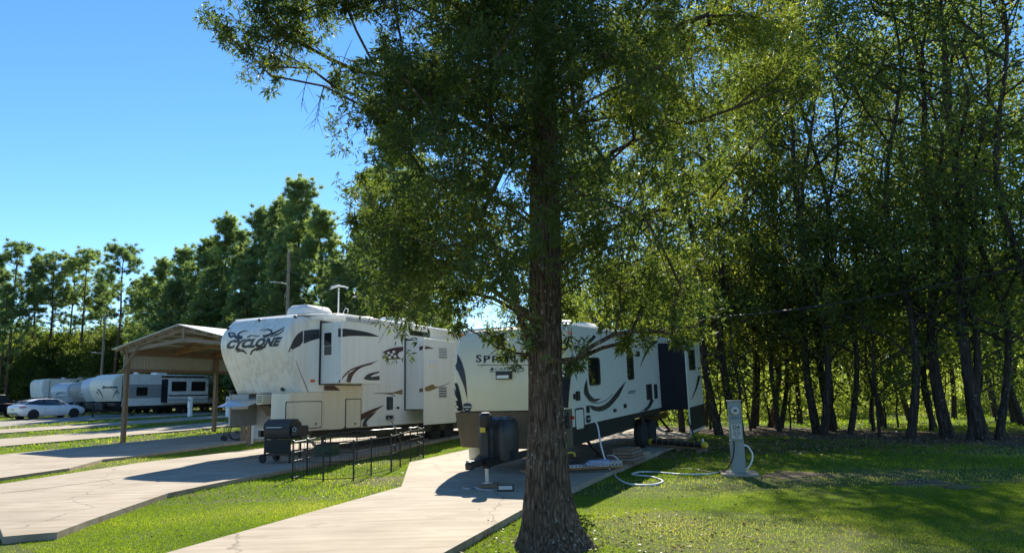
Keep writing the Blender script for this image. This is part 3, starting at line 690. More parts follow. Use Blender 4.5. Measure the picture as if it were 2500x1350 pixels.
body2 = MB().prism([(0.003, zm), (L2, zm), (L2, zt), (0.003, zt)], 0.001, W-0.001).build('body', 'sprinter_side', sp)
MB().prism([(-0.05, zt+0.002), (0.4, zt+0.06), (L2, zt+0.06), (L2, zt+0.002)], 0.06, W-0.06).build('roof', 'roofw', sp, bev=0.02)
skx = F2.xz(1545, 1020)[0]
MB().prism([(0.003, zc+0.02), (skx-0.4, zc+0.02), (skx, zs), (skx+0.15, zm-0.13), (L2, zm-0.13), (L2, zm-0.002), (0.003, zm-0.002)], -0.012, W+0.012).build('skirt', 'skirt', sp)
ac(4.2, 1.2, zt+0.05, sp); ac(8.2, 1.2, zt+0.05, sp); MB().lathe([(0.2, 0), (0.2, 0.1), (0.14, 0.14)], (1.4, 0.6, zt+0.06)).build('roof_vent', 'roofw', sp, smooth='auto')
s3, d3, f3 = slide(F2, sp, 1605, 838, 1003, 0.80, 1712, 'sprinter_side', 1048, gap=False)
s3.data.materials.clear(); s3.data.materials.append(MT['navy'])
MB().box(d3[0]+0.05, d3[1]-0.03, -0.835, -0.815, F2.xz(1700, 1047, -0.83)[1], F2.xz(1690, 993, -0.83)[1]).build('lower_trim', 'skirt', s3)
w3 = sidebox('window_frame', (1679, 852), (1697, 903), -0.812, 'black', 0.02, s3, F2, 0.04); sidebox('pane', (1681, 855), (1695, 900), -0.832, 'glass', 0.004, w3, F2, 0.03)
for a, b in (((1435, 872), (1465, 939)), ((1529, 865), (1547, 926))):
    q = sidebox('window_frame', a, b, 0.0, 'black', 0.025, sp, F2, 0.09); sidebox('pane', (a[0]+2.5, a[1]+3), (b[0]-2.5, b[1]-3), -0.025, 'glass', 0.004, q, F2, 0.07)
q = sidebox('storage_door', (1403, 997), (1426, 1046), 0.0, 'black', 0.02, sp, F2, 0.06); sidebox('door_panel', (1405, 1001), (1424.5, 1044), -0.02, 'sprinter_side', 0.012, q, F2, 0.05)
for nm, a, b, m_ in (('cable_inlet', (1405, 955), (1413, 977), 'black'), ('cable_inlet', (1399, 961), (1404, 974), 'black'), ('speaker', (1551, 857), (1559, 870), 'black'), ('vent_panel', (1577, 938), (1590, 974), 'black'), ('vent_panel', (1596, 938), (1603, 972), 'black'),
                     ('water_inlet', (1431, 990), (1436, 1007), 'black'), ('power_inlet', (1431, 1014), (1438, 1030), 'black'), ('side_marker', (1393, 1016), (1398, 1023), 'red'), ('drain_cap', (1497, 998), (1502, 1005), 'black'), ('faucet', (1522, 986), (1527, 995), 'black')):
    sidebox(nm, a, b, 0.0, m_, 0.04, sp, F2, 0.03)
sidebox('edge_trim', (1393.5, 800), (1396.5, 870), 0.0, 'black', 0.012, sp, F2, 0.005)
b2 = bvh_of([cap2, lowc, body2, f3], F2)
def sdq(mat, *polys, off=0.006, nm='decal'):
    for p_ in polys: decal(nm, [p_], b2, F2, sp, mat, off)
sdq('navy', bez([(1396, 866), (1395, 905), (1390, 950), (1387, 1000), (1391, 1045)], 4)+[(1340, 1045), (1340, 960)]+bez([(1360, 930), (1380, 895), (1396, 866)], 3), off=0.007)
sdq('navy', [(1080, 905)]+bez([(1106, 905), (1120, 945), (1127, 975), (1132, 1007)], 4)+[(1080, 1007)], off=0.007)
sdq('brown', bez([(1117, 864), (1128, 885), (1137, 920), (1141, 975)], 4)+bez([(1134, 945), (1122, 915), (1112, 893)], 4)+[(1116, 884)], off=0.008)
sdq('brown', ribbon([(1113, 898), (1123, 914), (1131, 935)], 1.0, 0.5), off=0.008)
# emblem
sh = [(1132, 986), (1141, 983), (1151, 986), (1151.5, 996), (1147, 1003), (1141, 1007), (1135, 1003), (1131.5, 996)]
sdq('silver', [((x-1141)*1.12+1141, (y-995)*1.12+995) for x, y in sh], off=0.007, nm='emblem'); sdq('slate', sh, off=0.009, nm='emblem'); sdq('silver', [(1133, 991), (1150, 991), (1150, 994.5), (1133, 994.5)], [(1137, 998), (1145, 998), (1145, 1000), (1137, 1000)], off=0.011, nm='emblem')
letter('lettering', 'S', [(1162, 884.5), (1176, 884.5), (1176, 866), (1162, 866)], b2, F2, sp, 'brown', 0.02)
letter('lettering', 'PRINTER', [(1181, 884.5), (1330, 884.5), (1330, 868), (1181, 868)], b2, F2, sp, 'brown', 0.02, space=1.15)
sdq('brown', [(1165, 890), (1325, 890), (1325, 891.5), (1165, 891.5)])
letter('lettering', 'CAMPFIRE', [(1208, 904), (1281, 904), (1281, 897), (1208, 897)], b2, F2, sp, 'brown', 0.0, space=1.2)
sdq('brown', [(1208, 906), (1280, 905.5), (1280, 907), (1208, 908)], [(1196, 904), (1201, 896), (1206, 900), (1204, 904)], [(1196, 906), (1206, 906), (1206, 908), (1196, 908)])
q = F2.I @ hit(b2, 1232, 917)[0]; ql = MB().box(q.x-0.09, q.x+0.02, q.y-0.16, q.y+0.16, q.z-0.07, q.z+0.08).build('docking_light', 'black', sp, bev=0.01); MB().box(q.x-0.097, q.x-0.091, q.y-0.13, q.y+0.13, q.z-0.05, q.z+0.01).build('light_lens', 'white', ql)
for px, py in ((1129, 818), (1388, 812)):
    q = hit(b2, px, py)
    if q[0]: q = F2.I @ q[0]; MB().box(q.x-0.04, q.x+0.02, q.y-0.07, q.y+0.07, q.z-0.03, q.z+0.03).build('marker_light', 'amber', sp, bev=0.01)
sdq('slate', ribbon([(1452, 820), (1436, 840), (1424, 868)], 9, 0.5), ribbon([(1425, 845), (1412, 862), (1406, 890)], 7, 0.5), ribbon([(1603, 832), (1588, 845), (1572, 872), (1563, 895)], 9, 0.5))
sdq('slate', bez([(1432, 925), (1426, 945), (1428, 965), (1450, 980), (1468, 972)], 5)+bez([(1450, 973), (1438, 960), (1434, 940)], 4), ribbon([(1427, 955), (1440, 978), (1463, 983), (1485, 972), (1496, 960)], 3.5, 0.5))
sdq('slate', bez([(1438, 988), (1462, 992), (1485, 980), (1510, 950), (1528, 930)], 5)+bez([(1512, 965), (1488, 993), (1465, 1004), (1445, 1000)], 5))
sdq('slate', ribbon([(1592, 974), (1584, 992), (1570, 1003), (1552, 1010)], 9, 4), ribbon([(1532, 960), (1551, 958)], 1.8), [(1534, 955), (1551, 952), (1551, 955), (1534, 957)])
sdq('skirt', ribbon([(1707, 917), (1700, 945), (1688, 975)], 7, 0.5), off=0.009)
# A-frame, tongue jack, propane cover
hp = F2.I @ G(1190, 1188, 0.09); jx, jy = hp.x, hp.y; ctop = F2.on(1212, 1019, jx+0.30, 0).z-(0.50)
fa = MB(); zf = 0.50
for y in (0.45, W-0.45): fa.beam((0.4, y, zf), (jx-0.25, jy+(y-1.22)*0.12, zf), 0.06, 0.12)
fa.beam((0.1, 0.3, zf), (0.1, W-0.3, zf), 0.08, 0.1).box(0.4, L2-0.2, 0.4, 0.5, zf-0.06, zc+0.02+0.1).box(0.4, L2-0.2, W-0.5, W-0.4, zf-0.06, zc+0.12)
fa.build('hitch_frame', 'blackm', sp)
gz = (F2.I @ G(1190, 1188, 0.09)).z
cpl = MB().box(jx-0.62, jx-0.12, jy-0.07, jy+0.07, zf-0.03, zf+0.09).lathe([(0.075, -0.05), (0.08, 0.04), (0.05, 0.08)], (jx-0.6, jy, zf)).build('coupler', 'black', sp, bev=0.015)
jk = MB().box(jx-0.055, jx+0.055, jy-0.055, jy+0.055, zf-0.1, zf+0.62).lathe([(0.085, 0.56), (0.11, 0.62), (0.11, 0.78), (0.07, 0.82)], (jx, jy, zf), 'z', 16).build('tongue_jack', 'black', sp, smooth='auto')
MB().tube([(jx, jy, zf-0.1), (jx, jy, gz+0.07)], 0.032, 14).lathe([(0.09, gz+0.06), (0.09, gz+0.08)], (jx, jy, 0)).build('jack_leg', 'steel', jk)
MB().box(jx-0.125, jx-0.10, jy-0.045, jy+0.045, zf+0.50, zf+0.58).build('jack_lamp', 'yellow', jk)
pc = MB(); rw = []
for z, e in ((zf+0.0, 0.0), (zf+0.40, 0.015), (zf+ctop-0.10, 0.0), (zf+ctop-0.03, -0.03), (zf+ctop, -0.12)):
    pts = rrect(jx+0.22-e, jx+0.78+e, jy-0.30-e, jy+0.30+e, 0.16, 5); rw.append([(x, y, z+0.012*math.sin(k*2.1)) for k, (x, y) in enumerate(pts+pts[:1])])
pc.grid(rw); o = len(pc.v); pc.v += rw[-1][:-1]; pc.f.append(tuple(range(o, len(pc.v)))); pc.build('propane_cover', 'vinyl', sp, smooth='auto')
MB().box(jx+0.5, jx+0.8, jy-0.85, jy-0.55, zf-0.06, zf+0.16).build('battery_box', 'black', sp, bev=0.02)
for x in (F2.xz(1578, 1000)[0]-0.1, F2.xz(1578, 1000)[0]+0.85):
    wz = 0.36+0.04-x*math.tan(R(1.2)); wheel(sp, x, 0.16, wz, 0.36, 0.22); wheel(sp, x, W-0.16, wz, 0.36, 0.22, face=1)
xw = F2.xz(1578, 1000)[0]
MB().prism([(xw-0.75, zm-0.1), (xw-0.6, 0.62), (xw-0.35, 0.8), (xw+1.1, 0.8), (xw+1.35, 0.62), (xw+1.5, zm-0.1)], -0.02, 0.02).build('fender', 'black', sp)
for x in (1.6, 8.6): MB().beam((x, 0.3, zf), (x+0.5, 0.15, 0.13), 0.05).box(x+0.4, x+0.6, 0.05, 0.25, 0.07, 0.12).build('stabiliser_jack', 'blackm', sp)
st0 = F2.on(1683, 1030, -0.82); stg = G(1705, 1090)
MB().tube([(st0.x, -0.80, st0.z), F2.I @ stg], 0.022).build('slide_support', 'blackm', sp)
# ------------------------------------------------------------------ tree growing
class Skel:
    """limbs grown from a trunk towards foliage clumps; radii follow the number of clumps carried"""
    def __init__(s, trunk): s.p = [Vector(p) for p in trunk]; s.par = [i-1 for i in range(len(trunk))]; s.nt = len(trunk); s.tip = []
    def reach(s, c, lo=1, wob=0.08, rise=0.45, step=0.5, only=None):
        A = np.array([tuple(p) for p in s.p[lo:]]); d = np.linalg.norm(A-np.array(tuple(c)), axis=1)
        pen = d+np.maximum(0, A[:, 2]-(c[2]-rise*d))*1.6+np.maximum(0, np.hypot(A[:, 0], A[:, 1])-0.92*math.hypot(c[0], c[1]))*4
        if only: pen[only-lo:] += 99
        k = int(np.argmin(pen))+lo; a = s.p[k]; c = Vector(c); n = max(2, int((c-a).length/step)); par = k
        for i in range(1, n+1):
            t = i/n; q = a.lerp(c, t); q.z += math.sin(math.pi*t)*(c-a).length*0.06
            if i < n: q += Vector([random.gauss(0, wob) for _ in range(3)])*(c-a).length*0.35
            s.p.append(q); s.par.append(par); par = len(s.p)-1
        s.tip.append(par)
    def limbs(s, mb, rk=0.012, rmin=0.006, nside=6, rmax=1.0):
        cnt = [0]*len(s.p)
        for t in s.tip:
            i = t
            while i >= 0: cnt[i] += 1; i = s.par[i]
        rad = [min(rmax, max(rmin, rk*math.sqrt(c_))) for c_ in cnt]; kids = {}
        for i, q in enumerate(s.par):
            if i >= s.nt: kids.setdefault(q, []).append(i)
        used = set()
        def chain(start, first):
            pts = [s.p[first], s.p[start]]; rr = [rad[start], rad[start]]; i = start
            while True:
                ks = kids.get(i, [])
                if not ks: break
                ks = sorted(ks, key=lambda k: -cnt[k]); j = ks[0]
                for k in ks[1:]: todo.append((k, i))
                pts.append(s.p[j]); rr.append(rad[j]); i = j
            mb.tube(pts, rr, nside, cap=False)
        todo = [(k, q) for q in range(s.nt) for k in kids.get(q, [])]
        while todo:
            k, q = todo.pop(); chain(k, q)
def star_leaves(centres, per, L, Wd, spread=0.5, droop=0.3, tint=None):
    """bunches of leaves radiating from each twig tip"""
    n = len(centres); c = np.repeat(centres, per, axis=0)
    ax = rng.normal(size=(n*per, 3)); base = np.repeat(unit(rng.normal(size=(n, 3))+np.array([0, 0, -droop])), per, axis=0)
    ax = unit(unit(ax)*1.0+base*spread); c = c+ax*L*0.12
    LL = L*(0.7+0.6*rng.random(n*per)); WW = Wd*(0.7+0.6*rng.random(n*per))
    t = (np.repeat(tint, per) if tint is not None else 0.5)+rng.normal(size=n*per)*0.13
    return leafquads(c, ax, LL, WW), np.clip(t, 0, 1)

# ================================================================== the near oak
D = 8.25
tpx = [(1349, 1362), (1346, 1330), (1342, 1280), (1338, 1200), (1336, 1100), (1334, 1000), (1331, 900), (1331, 780), (1331, 600), (1329, 400), (1327, 200), (1325, 0), (1323, -200), (1325, -450), (1330, -700)]
trad = [0.46, 0.38, 0.30, 0.245, 0.212, 0.190, 0.180, 0.172, 0.172, 0.158, 0.140, 0.118, 0.09, 0.055, 0.02]
base = G(1342, 1338); D = base.y
oak = thing('oak_tree', 'tall oak with flared ridged trunk standing in front of the trailers, beside the near pad', 'tree', (base.x, base.y, 0))
T0 = [P(x, y, D)-Vector((base.x, base.y, 0)) for x, y in tpx]; T0[0].z = -0.12
Tp = catmull(T0, 14); Tr = np.interp(np.linspace(0, len(trad)-1, len(Tp)), range(len(trad)), trad)
NS = 120; rows = []
for i, (p, r) in enumerate(zip(Tp, Tr)):
    rw = []
    fl = math.exp(-max(0, p.z)*3.2)
    for k in range(NS+1):
        a = 2*math.pi*(k % NS)/NS; ca, sa = math.cos(a), math.sin(a)
        rootl = 0.30*fl*max(0, math.sin(a*3+0.9)*0.6+math.sin(a*5+2.0)*0.4)
        q = Vector((ca*3.0, sa*3.0, p.z*0.9)); ridge = noise.noise(Vector((ca*5.2, sa*5.2, p.z*1.4))+Vector((3, 3, noise.noise(q)*0.8)))
        ridge2 = noise.noise(Vector((ca*13, sa*13, p.z*3.8)))
        rr = r*(1+rootl+0.05*noise.noise(Vector((ca*1.2, sa*1.2, p.z*0.7))))+0.018*(0.55-abs(ridge)*2.4)*min(1, r/0.15)+0.008*ridge2
        rw.append((p.x+ca*rr, p.y+sa*rr, p.z))
    rows.append(rw)
MB().grid(rows).build('trunk', 'oakbark', oak, smooth=True)
outline = [(1010, -260), (960, -60), (1015, 40), (1005, 130), (930, 230), (905, 290), (975, 330), (925, 400), (905, 460), (885, 520), (905, 600), (950, 690), (1000, 740), (1090, 745), (1180, 765), (1260, 790), (1400, 765), (1470, 745), (1560, 750), (1670, 735), (1720, 660), (1755, 560), (1860, 420), (1985, 260), (1990, 190), (1900, 120), (1930, -60), (1850, -260)]
pts = []
tries = 0
ox = np.array([p[0] for p in outline]); oy = np.array([p[1] for p in outline])
while len(pts) < 145 and tries < 20000:
    tries += 1; x = random.uniform(870, 2000); y = random.uniform(-260, 830)
    if not inpoly(np.array([x]), np.array([y]), outline)[0]: continue
    if x > 1480 and random.random() < 0.30: continue
    e = min(1.0, abs(x-1330)/650); dy = random.uniform(-1, 1)*2.3*math.sqrt(max(0.05, 1-e*e*0.8))
    if abs(x-1332) < 70 and y > 560 and dy < 0: dy = abs(dy)+0.3
    if y > 700 and dy < -0.8: dy = -dy*0.5
    q = P(x, y, D+dy)-Vector((base.x, base.y, 0))
    if min([(q-Vector(o_)).length for o_, _, _ in pts] or [9]) < 0.40: continue
    pts.append((tuple(q), random.uniform(0.32, 0.5), 1.0))
extra = [(562, 95, .2), (590, 60, .3), (600, 110, .32), (640, 20, .4), (660, 100, .36), (650, 165, .2), (700, 60, .36), (690, 130, .26), (740, 30, .36), (790, 15, .3), (840, 5, .3), (900, 10, .34), (960, 0, .34), (620, -60, .4), (720, -80, .45), (830, -90, .45), (930, -90, .45),
         (660, 185, .14), (830, 175, .2), (820, 215, .16), (862, 150, .2), (930, 130, .2), (955, 165, .24), (990, 190, .24), (1030, 215, .25), (905, 270, .2), (935, 275, .2), (930, 90, .12), (880, 440, .14), (905, 500, .2), (868, 535, .12),
         (1120, 790, .16), (1190, 815, .16), (1215, 850, .13), (1262, 862, .14), (1290, 830, .16), (1385, 850, .16), (1410, 875, .13), (1392, 890, .10), (1500, 815, .14), (1530, 835, .12), (1640, 815, .14), (1700, 800, .12), (1590, 810, .15), (1990, 205, .14), (1960, 235, .2), (1750, 600, .2), (1740, 480, .22)]
for x, y, r in extra:
    q = P(x, y, D+random.uniform(-0.5, 0.5) if x < 1100 else D+random.uniform(-0.8, 0.2)); pts.append((tuple(q-Vector((base.x, base.y, 0))), r, 1.0))
for _ in range(46):                              # the crown above the frame
    a = random.uniform(0, 6.283); z = random.uniform(6.6, 11.0); r = (3.1*math.sqrt(max(0.05, 1-((z-6.2)/5.2)**2)))*random.uniform(0.2, 1)
    pts.append(((math.cos(a)*r, math.sin(a)*r, z), random.uniform(0.45, 0.6), 0.5))
sk_ = Skel([p for p in Tp if p.z > 1.9]); pts.sort(key=lambda c: math.hypot(c[0][0], c[0][1]))
for x, y, dy in ((610, 90, 0), (820, -10, .3), (950, 250, -.2), (940, 420, .5), (950, 600, -.6), (1090, 700, .3), (1520, 640, -.3), (1690, 500, .4), (1880, 230, 0), (1720, 40, -.5), (1560, 280, .9), (1150, 480, 1.2), (1500, 520, -1.2), (1180, 250, -1.2)):
    q = P(x, y, D+dy)-Vector((base.x, base.y, 0)); sk_.reach(tuple(q), 0, 0.05, 0.42, 0.45, only=sk_.nt)
for c, r, k in pts: sk_.reach(c, 0, 0.09, 0.25)
lm = MB(); sk_.limbs(lm, 0.0085, 0.006, 7, 0.07)
ctr = []; tn = []
for c, r, k in pts:
    nn = int(265*(r/0.4)**2.2*k) if r > 0.15 else int(300*r)
    g = unit(rng.normal(size=(nn, 3)))*(rng.random((nn, 1))**0.5)*r; g[:, 2] *= 0.8
    sub = rng.normal(size=(max(3, nn//14), 3))*r*0.55; pick = rng.integers(0, len(sub), nn)
    g = g*0.45+sub[pick]; ctr.append(np.array(c)+g); tn.append(np.full(nn, random.gauss(0.30+0.13*math.tanh((c[0]-0.3)*1.2)+0.05, 0.13))+rng.normal(size=nn)*0.06)  # random clump tint, plus sunlit glow painted in: darker left, yellower right
    for j in range(5 if r > 0.15 else 3):
        e = Vector(c)+Vector([random.gauss(0, r*0.7) for _ in range(3)]); lm.tube([c, (Vector(c)+e)/2+Vector((0, 0, 0.03)), e], [0.006, 0.004, 0.002], 4, False)
cand = [p for p in sk_.p[sk_.nt:] if -3.0 < p.x < -1.0 and p.z > 4.6]
for _ in range(46):                              # bare twigs hanging from the open left branches
    a = random.choice(cand); v = Vector((random.uniform(-.6, .1), random.uniform(-.25, .25), random.uniform(-.6, -.1))); b = a+v; md = a.lerp(b, .5)+Vector((0, 0, .07))
    lm.tube([a, md, b], [0.008, 0.005, 0.002], 4, False)
    for k in range(5):
        s_ = md.lerp(b, k/5); lm.tube([s_, s_+Vector((random.uniform(-.18, .12), random.uniform(-.1, .1), random.uniform(-.22, .05)))], [0.003, 0.0015], 3, False)
lm.build('limbs', 'oakbark', oak, smooth=True)
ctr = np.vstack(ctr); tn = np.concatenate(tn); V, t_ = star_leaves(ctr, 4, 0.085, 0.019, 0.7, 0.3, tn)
print('oak leaves', len(V)//4)
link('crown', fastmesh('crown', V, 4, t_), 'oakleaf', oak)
# sprout at the foot
fp = G(1418, 1325)-Vector((base.x, base.y, 0))
sc_ = np.array([[fp.x+random.gauss(0, 0.07), fp.y+random.gauss(0, 0.06), random.uniform(0.02, 0.32)] for _ in range(60)])
V, t_ = star_leaves(sc_, 4, 0.09, 0.03, 0.2, -0.6, np.full(60, 0.2))
link('sprouts', fastmesh('sprouts', V, 4, t_), 'leaf', oak)

# ================================================================== forest trees
def broadleaf(seed, Ht, Rc, z0, nc, per, leaf, r0, limbr=0.02, bark_='bark', mat='leaf', wander=0.5, clr=0.75):
    random.seed(seed); global rng; rng = np.random.default_rng(seed)
    n = 10; tr = [Vector((wander*noise.noise(Vector((seed, k*0.35, 0))), wander*noise.noise(Vector((0, seed, k*0.35))), Ht*0.97*k/n)) for k in range(n+1)]; tr[0] = Vector((0, 0, -0.1))
    rr = [r0*(1.2 if k == 0 else (1-0.9*k/n)) for k in range(n+1)]
    mb = MB(); cp = catmull(tr, 3); mb.tube(cp, list(np.interp(np.linspace(0, n, len(cp)), range(n+1), rr)), 10, False)
    sk = Skel([p for p in cp if p.z > z0*0.6]); cl = []
    for i in range(nc):
        z = z0+(Ht-z0)*random.random()**0.85; u = (z-z0)/(Ht-z0); rad = Rc*(0.55+0.75*math.sin(math.pi*min(1, u*0.85+0.12)))*(0.35+0.65*random.random()**0.5)*(1 if u < 0.85 else 0.6)
        a = random.uniform(0, 6.283); cl.append(Vector((math.cos(a)*rad, math.sin(a)*rad, z)))
    cl.sort(key=lambda c: math.hypot(c.x, c.y))
    for c in cl: sk.reach(tuple(c), 0, 0.10, 0.5, 0.8)
    sk.limbs(mb, limbr, 0.012, 5, r0*0.5)
    ctr, tn = [], []
    for c in cl:
        k = int(per*random.uniform(0.6, 1.4)); sub = rng.normal(size=(6, 3))*clr*0.55; sub[:, 2] *= 0.7
        g = rng.normal(size=(k, 3))*clr*0.30+sub[rng.integers(0, 6, k)]; ctr.append(np.array(tuple(c))+g); tn.append(np.full(k, random.gauss(0.42, 0.15)))
    ctr = np.vstack(ctr); tn = np.concatenate(tn); ctr = ctr[ctr[:, 2] > 0.1*z0] if len(ctr) == 0 else ctr
    V, t_ = star_leaves(ctr, 2, leaf, leaf*0.5, 0.5, 0.3, tn)
    tm = mb.build('trunk', bark_, None, smooth=True); cm = link('crown', fastmesh('crown', V, 4, t_), mat)
    return tm, cm
def needleleaf(seed, Ht, z0, r0, nc, Rc, per=56, flat=0.3, bark_='pinebark', cone=True):
    random.seed(seed); global rng; rng = np.random.default_rng(seed)
    n = 8; tr = [Vector((0.5*noise.noise(Vector((seed, k*0.3, 0))), 0.5*noise.noise(Vector((0, seed, k*0.3))), Ht*0.98*k/n)) for k in range(n+1)]; tr[0] = Vector((0, 0, -0.2))
    cp = catmull(tr, 3); mb = MB(); mb.tube(cp, [r0*(1-0.85*i/(len(cp)-1)) for i in range(len(cp))], 8, False)
    sk = Skel([p for p in cp if p.z > z0*0.75]); cl = []
    for i in range(nc):
        u = random.random()**0.8; z = z0+(Ht-z0)*u; rad = Rc*((0.08+0.92*(1-u)**0.75)*min(1, 0.45+u*2.2) if cone else math.sin(math.pi*min(1, (1-u)*0.75+0.10)))*(0.25+0.75*random.random()**0.6)
        a = random.uniform(0, 6.283); cl.append(Vector((math.cos(a)*rad, math.sin(a)*rad, z+rad*0.15)))
    cl.sort(key=lambda c: math.hypot(c.x, c.y))
    for c in cl: sk.reach(tuple(c), 0, 0.08, 0.25, 0.9)
    sk.limbs(mb, 0.022, 0.02, 5, r0*0.45)
    C0 = []; tn = []
    for c in cl:
        k = random.randint(5, 9); C0.append(np.array(tuple(c))+rng.normal(size=(k, 3))*np.array([0.34, 0.34, flat])); tn.append(np.full(k, random.gauss(0.45, 0.14)))
    C0 = np.vstack(C0); tn = np.concatenate(tn); c = np.repeat(C0, per, axis=0); ax = rng.normal(size=c.shape); ax[:, 2] += 0.5; ax = unit(ax)
    c = c+rng.normal(size=c.shape)*0.07; N = len(c); sd_ = unit(np.cross(ax, rng.normal(size=(N, 3))))*0.028*(0.7+0.6*rng.random((N, 1))); L = 0.40*(0.7+0.6*rng.random((N, 1)))
    V = np.empty((N, 3, 3)); V[:, 0] = c-sd_; V[:, 1] = c+sd_; V[:, 2] = c+ax*L
    tm = mb.build('trunk', bark_, None, smooth=True)
    cm = link('crown', fastmesh('crown', V.reshape(-1, 3), 3, np.clip(np.repeat(tn, per)+rng.normal(size=N)*0.1, 0, 1)), 'needles')
    return tm, cm
PROTO = {}
def plant(kind, name, label, loc, lean=(0, 0), rotz=0, sc=(1, 1, 1), group=None, cat='tree', trunk=None):
    """a tree as one thing with a trunk and a crown; repeats share mesh data"""
    t0, c0 = PROTO[kind]
    r = thing(name, label, cat, loc, (lean[0], lean[1], rotz), group); r.scale = sc
    for s0 in (t0, c0):
        if s0 is None: continue
        o = s0.copy(); C.objects.link(o); o.parent = r
        if s0 is t0 and trunk: o.data = o.data.copy(); o.data.materials[0] = MT[trunk]
    return r
PROTO['fa'] = broadleaf(11, 17, 1.9, 2.8, 58, 90, 0.125, 0.12)
PROTO['fb'] = broadleaf(12, 18.5, 1.8, 3.6, 60, 88, 0.12, 0.14, wander=0.9)
PROTO['fc'] = broadleaf(13, 15.5, 2.0, 2.0, 56, 92, 0.125, 0.10, wander=0.8)
PROTO['fd'] = broadleaf(14, 11.5, 2.2, 2.4, 46, 70, 0.125, 0.10, wander=0.7)
PROTO['sap'] = broadleaf(15, 6.0, 1.1, 0.9, 26, 42, 0.12, 0.04, 0.01, wander=0.4, clr=0.4)
PROTO['bush'] = broadleaf(16, 2.3, 1.1, 0.3, 26, 60, 0.12, 0.03, 0.008, mat='brightleaf', wander=0.2, clr=0.38)
PROTO['under'] = broadleaf(17, 9.5, 3.0, 0.8, 76, 60, 0.28, 0.16, clr=0.95)
PROTO['pa'] = needleleaf(21, 20, 7, 0.24, 66, 3.0)
PROTO['pb'] = needleleaf(22, 19, 3.0, 0.24, 130, 4.1)
PROTO['pd'] = needleleaf(24, 19, 4.0, 0.22, 105, 3.9)
PROTO['pc'] = needleleaf(23, 21, 11, 0.22, 52, 3.3, cone=False)
random.seed(99)
# near row, measured one by one: (px of foot, py of foot, lean px over 400px upward, kind, girth, trunk bark, label)
near = [
 (1757, 1062, -52, 'fb', 0.95, None, 'leaning slim dark trunk just right of the dark slide-out, left of the meter post'),
 (1836, 1046, -10, 'fa', 1.3, None, 'straight dark broad trunk directly behind the right edge of the meter post'),
 (1880, 1042, -12, 'fc', 1.7, 'redbark', 'thick reddish-brown trunk right of the meter post, redder than all its neighbours'),
 (1905, 1047, -14, 'fc', 0.6, None, 'thin pole-like stem close against the right side of the reddish trunk'),
 (1996, 1058, -38, 'fb', 0.8, None, 'left stem of the close pair of leaning trunks in mid forest'),
 (2010, 1062, -22, 'fa', 0.95, None, 'right stem of the close pair of trunks in mid forest'),
 (2075, 1060, -20, 'fc', 0.7, None, 'slim trunk before the bright gap left of the forked bent sapling'),
 (2148, 1068, -16, 'sap', 1.3, None, 'small forked sapling bending over the sunlit clearing'),
 (2222, 1072, -24, 'fa', 1.0, None, 'medium dark trunk right of the sunlit clearing in the forest edge'),
 (2316, 1070, -34, 'fb', 2.0, None, 'broadest dark trunk of the forest edge, right of the clearing'),
 (2368, 1076, -26, 'fc', 0.6, None, 'thin stem just right of the broadest forest trunk'),
 (2402, 1076, -44, 'fb', 0.95, None, 'leaning trunk before the bright field near the right edge'),
 (2436, 1075, -16, 'fc', 0.75, None, 'upright slim trunk in the bright field opening at far right'),
 (2535, 1082, -40, 'fa', 1.2, None, 'tall dark leafy tree at the right edge of the photo'),
 (1690, 1030, -30, 'fd', 0.9, None, 'short leafy tree behind the slide-out of the beige trailer'),
]
for i, (px, py, ln, kd, gth, tb, lb) in enumerate(near):
    g = G(px, py); lean = ln/400.0+(px-1250)/10900+0.026 if kd != 'sap' else 0
    Hh = {'fa': 17, 'fb': 18.5, 'fc': 15.5}.get(kd, 1)
    s = random.uniform(0.95, 1.1)
    plant(kd, 'forest_tree' if kd != 'sap' else 'sapling', lb, g, (random.uniform(-0.02, 0.03), lean), 0, (s*(0.8+0.2*gth), s*(0.8+0.2*gth), s), trunk=tb)
# second and third rows
g2 = 'forest trees of the rows behind the tree line'
for i in range(20):
    row = i % 2; px = 1440+i*58+random.uniform(-20, 20)
    Y = 27+row*4.5+random.uniform(-1.2, 1.2)
    if px < 1500 and row < 1: continue
    x = ray(px, 930).x/ray(px, 930).y*Y
    kd = random.choice(['fa', 'fb', 'fc', 'fa']) if x > 5.2 else random.choice(['fd', 'fd', 'fc'])
    s = random.uniform(0.8, 1.15) if x > 5.2 else random.uniform(0.75, 1.0)
    plant(kd, 'forest_tree', 'leafy dark-trunked tree behind the first row of forest trunks', (x, Y, 0), (random.uniform(-.04, .04), random.uniform(-.06, .03)), random.uniform(0, 6.28), (s, s, s), g2)
for i in range(16):
    px = 1720+i*54+random.uniform(-25, 25); Y = 25.5+random.uniform(0, 4.5); x = ray(px, 930).x/ray(px, 930).y*Y; s = random.uniform(0.75, 1.2)
    plant('sap', 'sapling', 'thin leafy sapling growing low between the forest trunks', (x, Y, 0), (0, random.uniform(-.1, .1)), random.uniform(0, 6), (s, s, s), 'saplings between the forest trunks')
for i in range(7):
    px = 1790+i*115+random.uniform(-22, 22); Y = random.uniform(24.5, 28); x = ray(px, 930).x/ray(px, 930).y*Y; s = random.uniform(1.2, 1.9)
    plant('sap', 'understorey_tree', 'young dark leafy tree filling the gap between the forest trunks', (x, Y, 0), (0, random.uniform(-.1, .1)), random.uniform(0, 6), (s*1.25, s*1.25, s), 'young trees filling the gaps of the forest edge')
for i in range(44):
    px = 1620+i*22+random.uniform(-20, 20); Y = 37+random.uniform(-3, 14); x = ray(px, 930).x/ray(px, 930).y*Y; s = random.uniform(0.7, 1.4)
    plant('bush', 'bush', 'bright yellow-green bush seen between the forest trunks', (x, Y, 0), (0, 0), random.uniform(0, 6), (s, s, s), 'sunlit bushes behind the forest trunks', 'bush')
